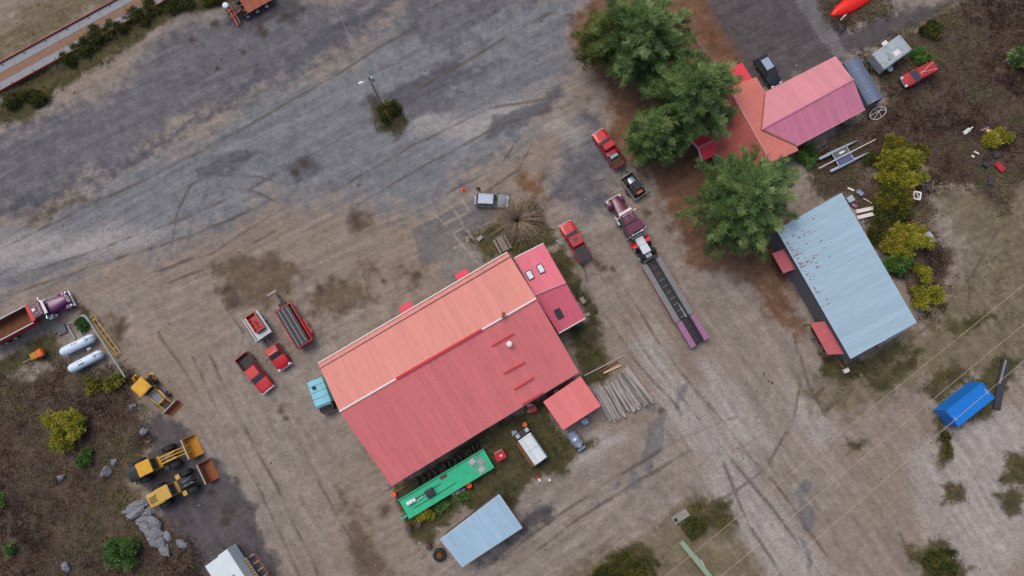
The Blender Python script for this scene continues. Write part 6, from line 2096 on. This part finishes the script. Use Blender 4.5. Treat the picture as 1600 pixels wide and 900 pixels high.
for i, (px, py, sx, sy, sz, rz, lab) in enumerate((
    (215, 790, 1.7, .7, .6, .4, 'pale flat topped rock nearest the lower loader'), (213, 803, 1.5, .7, .6, .5, 'grey rock just below the pale flat topped rock'), (232, 800, 1.1, .6, .5, .3, 'ribbed grey rock at the gravel edge'),
    (244, 815, 1.3, .8, .6, -.4, 'wide grey rock midway down the bank'), (238, 832, 1.5, .9, .6, -.5, 'long grey rock beside the round green shrub'), (252, 845, 1.1, .8, .5, -.9, 'low brownish rock at the foot of the bank'),
    (167, 737, .9, .8, .7, .2, 'pale rock above the straw clearing'), (180, 722, .6, .5, .4, .2, 'small pale rock left of the upper loader'), (108, 884, .9, .5, .5, -1.2, 'lone grey rock near the lower left corner'), (208, 635, .6, .35, .35, .6, 'small pale rock below the backhoe'),
    (226, 674, .7, .6, .5, .1, 'white topped rock between backhoe and upper loader'), (285, 850, .9, .5, .4, -.6, 'low rock at the gravel edge near the white trailer'), (100, 745, .6, .5, .4, .9, 'small grey rock in the scrub left of the pale rock'),
    (205, 797, 1.3, .5, .5, .3, 'narrow rock tucked left under the pale flat topped rock'), (224, 812, 1.4, .8, .5, .2, 'broad rock in the middle of the rock band'), (228, 824, 1.2, .8, .5, -.3, 'blocky rock right above the round green shrub'),
    (247, 828, 1.2, .7, .5, -.8, 'rock at the right rim of the rock band'), (243, 846, 1.3, .8, .5, -.6, 'rock right of the round green shrub'), (258, 858, 1.3, .7, .4, -.8, 'lower end rock of the rock band'), (262, 838, .9, .6, .4, -1, 'small rock on the gravel rim of the rock band'))):
    rock(px, py, sx, sy, sz, rz, 40 + i, lab)

# ================================================================= PLANTS
leaf_mat('needles_green', [C(52,76,44), C(90,118,66), C(126,152,92), C(166,182,124)])
leaf_mat('needles_olive', [C(56,70,36), C(90,104,50), C(120,128,66), C(144,146,84)])
leaf_mat('leaf_yellow', [C(84,92,30), C(124,128,40), C(156,152,48), C(182,168,66)])
leaf_mat('leaf_mixed', [C(50,62,28), C(86,94,38), C(134,124,40), C(160,134,46)])
leaf_mat('leaf_green', [C(40,66,34), C(62,96,44), C(88,122,56), C(112,140,72)])
leaf_mat('brush_leaf', [C(52,40,36), C(80,58,50), C(98,74,62), C(116,102,94), C(84,82,54), C(98,94,56), C(132,120,92)])
leaf_mat('grass_blade', [C(46,50,24), C(70,74,32), C(96,92,46), C(120,108,66), C(144,126,92)])
leaf_mat('weed_leaf', [C(36,44,22), C(56,66,28), C(82,84,36), C(108,96,50)])


def leaf_quads(rng, c, n_per, spread, length, width, bias=None, up=.35):
    """n_per leaf quads around each clump centre; returns vertices, faces, clump index"""
    m = len(c) * n_per
    cen = np.repeat(c, n_per, 0) + rng.normal(0, 1, (m, 3)) * spread
    d = rng.normal(0, 1, (m, 3)); d[:, 2] = np.abs(d[:, 2]) * up + .05
    if bias is not None:
        d += np.repeat(bias, n_per, 0) * 1.2
    d /= np.linalg.norm(d, axis=1)[:, None]
    s = np.cross(d, rng.normal(0, 1, (m, 3)) * .5 + np.array([0, 0, 1.0])); s /= np.linalg.norm(s, axis=1)[:, None] + 1e-9
    L = length * rng.uniform(.6, 1.3, (m, 1)); W = width * rng.uniform(.6, 1.3, (m, 1))
    v = np.empty((m, 4, 3))
    v[:, 0] = cen - s * W * .5; v[:, 1] = cen + s * W * .5
    v[:, 2] = cen + d * L + s * W * .35; v[:, 3] = cen + d * L - s * W * .35
    return v.reshape(-1, 3), np.arange(m * 4).reshape(-1, 4), np.repeat(np.arange(len(c)), n_per)


def pine(label, px, py, H, Rad, seed, material='needles_green', dens=1.0):
    rng = np.random.default_rng(seed)
    b = P(px, py)
    t = thing('pine_tree', label, 'pine tree', (b.x, b.y, 0), 0, 'tall pines by the house')
    mb = MB()
    pts = [Vector((.15 * math.sin(k * 1.3 + seed), .15 * math.cos(k * 1.7 + seed), H * k / 8)) for k in range(9)]
    for k in range(8):
        mb.tube(pts[k], pts[k + 1], .32 * (1 - k / 8.6), .32 * (1 - (k + 1) / 8.6), 9)
    mb.build('trunk', 'bark', t, True)
    lm = MB(); cl, bias, ltint = [], [], []
    nl = int(20 * dens) + 4
    for i in range(nl):
        h = .2 + .78 * (i + .5) / nl
        prof = min(1.0, (h / .32)) ** .6 * (1 - max(0, (h - .3) / .7) ** 1.7)
        for j in range(7 if h < .75 else 5):
            az = j * 2 * math.pi / 7 + i * 1.1 + rng.normal(0, .25)
            Ln = max(.5, Rad * prof * rng.uniform(.5, 1.2))
            el = rng.uniform(.02, .28) + .45 * max(0, h - .6)
            d = Vector((math.cos(az) * math.cos(el), math.sin(az) * math.cos(el), math.sin(el)))
            kk = min(7, int(h * 8)); p0 = pts[kk].lerp(pts[kk + 1], h * 8 - kk)
            p1 = p0 + d * Ln * .55 + Vector((0, 0, -.12 * Ln * .3)); p2 = p0 + d * Ln
            lm.tube(p0, p1, .07 * (1.2 - h), .045 * (1.2 - h), 5, False); lm.tube(p1, p2, .045 * (1.2 - h), .012, 5, False)
            side = Vector((-d.y, d.x, 0)).normalized()
            nk = max(4, int(Ln * 3.6 * dens)); lt = rng.normal(0, .16)
            for k in range(nk):
                f = .28 + .75 * (k + rng.random()) / nk
                q = p0.lerp(p2, f) + side * rng.normal(0, .36 * (1.15 - f * .6) * min(1, Ln / 3)) + Vector((0, 0, rng.normal(.05, .13)))
                cl.append(q); bias.append(d + Vector((0, 0, .25))); ltint.append(lt)
    lm.build('limbs', 'bark', t, True)
    c = np.array(cl); bi = np.array(bias)
    v, f, ci = leaf_quads(rng, c, 34, .18, .5, .045, bi, .6)
    tint = np.clip((rng.normal(.45, .14, len(c)) + np.array(ltint))[ci] + rng.normal(0, .13, len(ci)), 0, 1)
    arr_mesh('crown', v, f, material, t, tint)
    return t


pine('dark green pine between barn and house, lowest and broadest of the pines', 1133, 333, 13.5, 7.0, 1)
pine('tall green pine overhanging the house roof, middle of the pines', 1058, 186, 14.5, 5.9, 2)
pine('big pine cut by the upper edge beside the dark driveway', 990, 102, 14.0, 6.2, 3)
pine('small pine filling the gap below the middle pine', 1010, 233, 9.5, 3.5, 4)
pine('thin yellowish pine reaching left over the yard at the upper edge', 935, 88, 9.0, 3.8, 5, 'needles_olive', .75)


def bush(label, px, py, rx, ry, h, material, seed, name='shrub', group=None, n=None, leaf=.16, rz=0.0, cat='shrub', per=26):
    rng = np.random.default_rng(seed)
    b = P(px, py)
    t = thing(name, label, cat, (b.x, b.y, gz_at(b.x, b.y)), rz, group)
    n = n or int(70 * rx * ry + 40)
    mb = MB()
    # several boughs of different size and height, each a loose shell of leaf clumps
    nb = 7 + int(2.2 * rx)
    ba, br = rng.uniform(0, 2 * np.pi, nb), np.sqrt(rng.uniform(.02, 1, nb)) * .78
    bc = np.stack([br * np.cos(ba), br * np.sin(ba), rng.uniform(.25, .8, nb) * (1.1 - br * .55)], 1)
    bs0 = rng.uniform(.2, .42, nb)
    bi = rng.choice(nb, n, p=bs0 ** 2 / (bs0 ** 2).sum())
    u = rng.normal(0, 1, (n, 3)); u /= np.linalg.norm(u, axis=1)[:, None]
    c = (bc[bi] + u * (bs0[bi] * rng.uniform(.35, 1.15, n))[:, None]) * np.array([rx, ry, h])
    c[:, 2] = np.abs(c[:, 2]) + .08
    btint = rng.normal(0, .13, nb)[bi]
    for k in range(7):
        i = rng.integers(n)
        mb.tube((rng.normal(0, .08), rng.normal(0, .08), -.1), Vector(c[i]) * .85, .05, .012, 5, False)
    mb.build('stems', 'bark', t, True)
    v, f, ci = leaf_quads(rng, c, per, .17, leaf, leaf * .62, u, .8)
    tint = np.clip((rng.normal(.48, .17, n) + btint)[ci] + rng.normal(0, .14, len(ci)), 0, 1)
    arr_mesh('foliage', v, f, material, t, tint)
    return t


bush('round olive bush at the foot of the utility pole', 606, 178, 1.7, 1.9, 1.2, 'weed_leaf', 20, n=230)
bush('yellow green young tree on the left bank', 112, 668, 2.7, 2.7, 2.8, 'leaf_yellow', 21, n=420)
bush('round green shrub beside the rocks at the lower left', 196, 857, 2.4, 2.3, 2.2, 'leaf_green', 22, n=420)
bush('small green shrub left of the upper loader', 137, 714, 1.2, 1.2, .9, 'leaf_green', 23)
bush('tiny green shrub at the left edge', 8, 778, .8, .9, .6, 'leaf_green', 24)
bush('tiny green shrub low in the left scrub', 28, 855, .8, .6, .6, 'leaf_green', 25)
bush('orange tinged shrub at the pipe barrier end', 181, 597, 1.4, 1.0, .9, 'leaf_mixed', 26)
bush('orange tinged low shrub under the gas tanks', 147, 602, 1.2, .9, .7, 'leaf_mixed', 27)
bush('green weeds inside the pipe barrier', 128, 506, .9, 1.1, .6, 'leaf_green', 28)
bush('large yellow green bush between the catamaran and the rust red bin', 1402, 266, 3.6, 2.9, 2.6, 'leaf_yellow', 30, n=620)
bush('olive bush between the dock floats and the rust red bin', 1388, 306, 2.6, 2.6, 2.0, 'leaf_mixed', 31, n=380)
bush('yellow bush partly over the white mottled board', 1415, 378, 3.2, 2.8, 2.4, 'leaf_yellow', 32, n=560)
bush('green bush below the yellow bush near the barn edge', 1400, 412, 2.3, 2.0, 1.6, 'leaf_green', 33)
bush('yellow bush at the barn lower right corner', 1443, 456, 2.3, 2.2, 1.8, 'leaf_yellow', 34, n=360)
bush('small orange yellow shrub above the lower yellow bush', 1438, 423, 1.1, .7, .7, 'leaf_yellow', 35)
bush('bright yellow shrub in the brush near the right edge', 1553, 218, 2.2, 1.2, 1.1, 'leaf_yellow', 36, rz=.45, n=260)
bush('yellow green shrub above the large yellow bush', 1392, 225, 1.7, 1.3, 1.1, 'leaf_mixed', 37)
bush('dark conifer cut by the right edge', 1592, 92, 1.6, 1.7, 2.0, 'needles_green', 38, n=260)
bush('green shrub at the pink wing lower eave', 1258, 247, 1.4, 1.5, 1.2, 'leaf_green', 39)
bush('dull green shrub right of the camper', 1455, 46, 1.8, 1.3, .8, 'weed_leaf', 50)
bush('green shrub between camper and red minivan', 1436, 90, 1.5, 1.2, .8, 'leaf_green', 51)
bush('low green bush at the green trailer tail', 664, 803, 1.1, .9, .8, 'leaf_yellow', 52)
bush('leafy weed beside the green trailer, left', 690, 790, .8, .6, .5, 'leaf_green', 53)
bush('leafy weed beside the green trailer, right', 722, 776, .9, .6, .5, 'leaf_green', 54)
bush('dark olive bush by the pale cart', 1080, 822, 1.8, 1.2, .7, 'weed_leaf', 55)
bush('broad olive bush at the lower edge', 975, 885, 4.2, 2.0, 1.0, 'weed_leaf', 56, n=420)
bush('olive shrub on the grey flat near the right lower edge', 1470, 878, 2.4, 1.5, .6, 'weed_leaf', 57)
bush('green weed clump below the container', 1475, 692, .7, 1.8, .5, 'weed_leaf', 58)
for i, (px, py, rx, ry) in enumerate(((60,155,2.2,1.6), (135,75,2.0,1.3), (155,55,2.0,1.2), (215,30,2.4,1.3), (280,5,2.2,1.4), (330,-5,2.0,1.3), (20,160,1.6,1.4), (110,95,1.4,1.0), (245,12,1.6,1.2), (185,45,1.5,1.0))):
    bush(('dark green weed thicket along the truck scale, %s' % ('first', 'second', 'third', 'fourth', 'fifth', 'sixth', 'seventh', 'eighth', 'ninth', 'tenth')[sorted(range(10), key=lambda k: (20,60,110,135,155,185,215,245,280,330).index((60,135,155,215,280,330,20,110,245,185)[k])).index(i)]) + ' from the left', px, py, rx, ry, .9, 'weed_leaf', 70 + i, name='thicket', group='thickets along the truck scale', leaf=.14)

bush('dark weedy shrub between catamaran and large yellow bush', 1365, 250, 1.6, 1.2, .8, 'weed_leaf', 60)
bush('dark weedy shrub right under the olive bush', 1378, 335, 1.9, 1.6, 1.0, 'weed_leaf', 61)
bush('dark weedy shrub between the rust red bin and the rusty plate', 1405, 335, 1.7, 1.3, .9, 'weed_leaf', 62)
bush('dark weedy shrub along the barn edge below the dock floats', 1372, 372, 1.5, 1.9, .8, 'weed_leaf', 63)
bush('mixed shrub at the upper rim of the large yellow bush', 1425, 240, 1.9, 1.3, 1.2, 'leaf_mixed', 64)
# bare shrub: arching leafless canes
rng = np.random.default_rng(9)
b = P(808, 346)
bs_ = thing('bare_shrub', 'large leafless shrub of arching bare canes by the silver car', 'shrub', (b.x, b.y, 0))
mb = MB()
for i in range(12):
    a_ = i * .52; mb.tube((.35 * math.cos(a_), .35 * math.sin(a_), -.1), (.6 * math.cos(a_), .6 * math.sin(a_), .9), .06, .04, 6)
mb.build('stems', 'bark', bs_, True)
mb = MB()
for i in range(230):
    az = rng.uniform(0, 2 * math.pi); Ln = rng.uniform(2.0, 5.0); hh = rng.uniform(.8, 2.3)
    pr = Vector((.3 * math.cos(az), .3 * math.sin(az), .3)); prev = pr; az2 = az
    for k in range(1, 6):
        f = k / 5
        az2 += rng.normal(0, .07)
        q = Vector((math.cos(az2) * Ln * f, math.sin(az2) * Ln * f, .3 + hh * math.sin(math.pi * min(1, f * .8)) * 1.0))
        mb.tube(prev, q, .026 * (1.25 - f), .026 * (1.1 - f), 4, False)
        if k >= 2:
            for _ in range(2):
                e = q + Vector((math.cos(az2 + rng.normal(0, .5)) * .5, math.sin(az2 + rng.normal(0, .5)) * .5, rng.uniform(-.05, .3)))
                mb.tube(q, e, .011, .006, 3, False)
        prev = q
mb.build('canes', 'twig', bs_)

# ---- scrub, grass, litter: uncountable ground cover ------------------------------------------
def scatter(name, label, cat, mk, n, size, material, seed, per, leaf, tfun, thr=.5):
    rng = np.random.default_rng(seed)
    x = rng.uniform(-76, 76, n); y = rng.uniform(-29, 55, n)
    m = masks(x, y)
    val = np.zeros(n)
    for k, w in mk.items():
        val = np.maximum(val, m[k] * w)
    dens = np.clip((fbm(x / 1.6, y / 1.6, seed, 3) - .3) * 2.6, 0.12, 1)
    keep = (val * dens) > rng.uniform(.12, 1.0, n) * thr * 1.3
    x, y = x[keep], y[keep]
    ii = np.clip(np.searchsorted(xs, x), 1, nx - 1); jj = np.clip(np.searchsorted(ys, y), 1, ny - 1)
    z = gz[jj * nx + ii]
    c = np.stack([x, y, z], 1)
    v, f, ci = leaf_quads(rng, c, per, np.array([size, size, .02]), leaf[0], leaf[1], None, .9)
    t = tfun(x, y, rng)
    tint = np.clip(t[ci] + rng.normal(0, .08, len(ci)), 0, 1)
    o = arr_mesh(name, v, f, material, None, tint, 'stuff')
    tag(o, label, cat)
    return o


scatter('scrub', 'low reddish brown and olive scrub covering the rough ground', 'scrub', {'brush': 1.0}, 260000, .17, 'brush_leaf', 101, 6, (.19, .07),
        lambda x, y, r: np.clip((fbm(x / 5, y / 5, 5, 4) - .5) * 2.6 + .34 + r.normal(0, .15, len(x)), 0, 1), .34)
scatter('grass', 'dark olive grass and weeds at yard edges and behind the workshop', 'grass', {'grass': 1.0}, 110000, .14, 'grass_blade', 102, 8, (.2, .05),
        lambda x, y, r: np.clip((fbm(x / 3, y / 3, 15, 4) - .5) * 2 + .38 + r.normal(0, .15, len(x)), 0, 1), .55)
scatter('dry_grass', 'thin straw coloured grass on the open field', 'grass', {'straw': 1.0}, 70000, .16, 'grass_blade', 103, 5, (.18, .045),
        lambda x, y, r: np.clip((fbm(x / 3, y / 3, 25, 4) - .5) * 2 + .66 + r.normal(0, .15, len(x)), 0, 1), .8)
scatter('scrub_clumps', 'darker knee-high clumps standing in the scrub', 'scrub', {'brush': 1.0}, 9000, .3, 'brush_leaf', 104, 26, (.24, .08),
        lambda x, y, r: np.clip((fbm(x / 5, y / 5, 5, 4) - .5) * 2.6 + .34 + r.normal(0, .2, len(x)), 0, 1), .6)
# loose stones
rng = np.random.default_rng(77)
n = 7000
x, y = rng.uniform(-74, 74, n), rng.uniform(-28, 53, n)
ii = np.clip(np.searchsorted(xs, x), 1, nx - 1); jj = np.clip(np.searchsorted(ys, y), 1, ny - 1)
z = gz[jj * nx + ii]
s = np.clip(rng.lognormal(-3.0, .45, n), .025, .2)
oct_ = np.array([(1, 0, 0), (0, 1, 0), (-1, 0, 0), (0, -1, 0), (0, 0, .7), (0, 0, -.4)])
of = np.array([(0, 1, 4), (1, 2, 4), (2, 3, 4), (3, 0, 4), (1, 0, 5), (2, 1, 5), (3, 2, 5), (0, 3, 5)])
v = (oct_[None] * s[:, None, None] * rng.uniform(.7, 1.3, (n, 6, 1)) + np.stack([x, y, z + s * .2], 1)[:, None]).reshape(-1, 3)
f = (of[None] + np.arange(n)[:, None, None] * 6).reshape(-1, 3)
leaf_mat('stone', [C(84,78,74), C(126,118,112), C(160,154,148), C(205,202,198)], .9)
st_o = arr_mesh('loose_stones', v, f, 'stone', None, np.repeat(np.clip(rng.normal(.35, .22, n), 0, 1), 8), 'stuff')
tag(st_o, 'small loose stones scattered over the yard', 'stones')
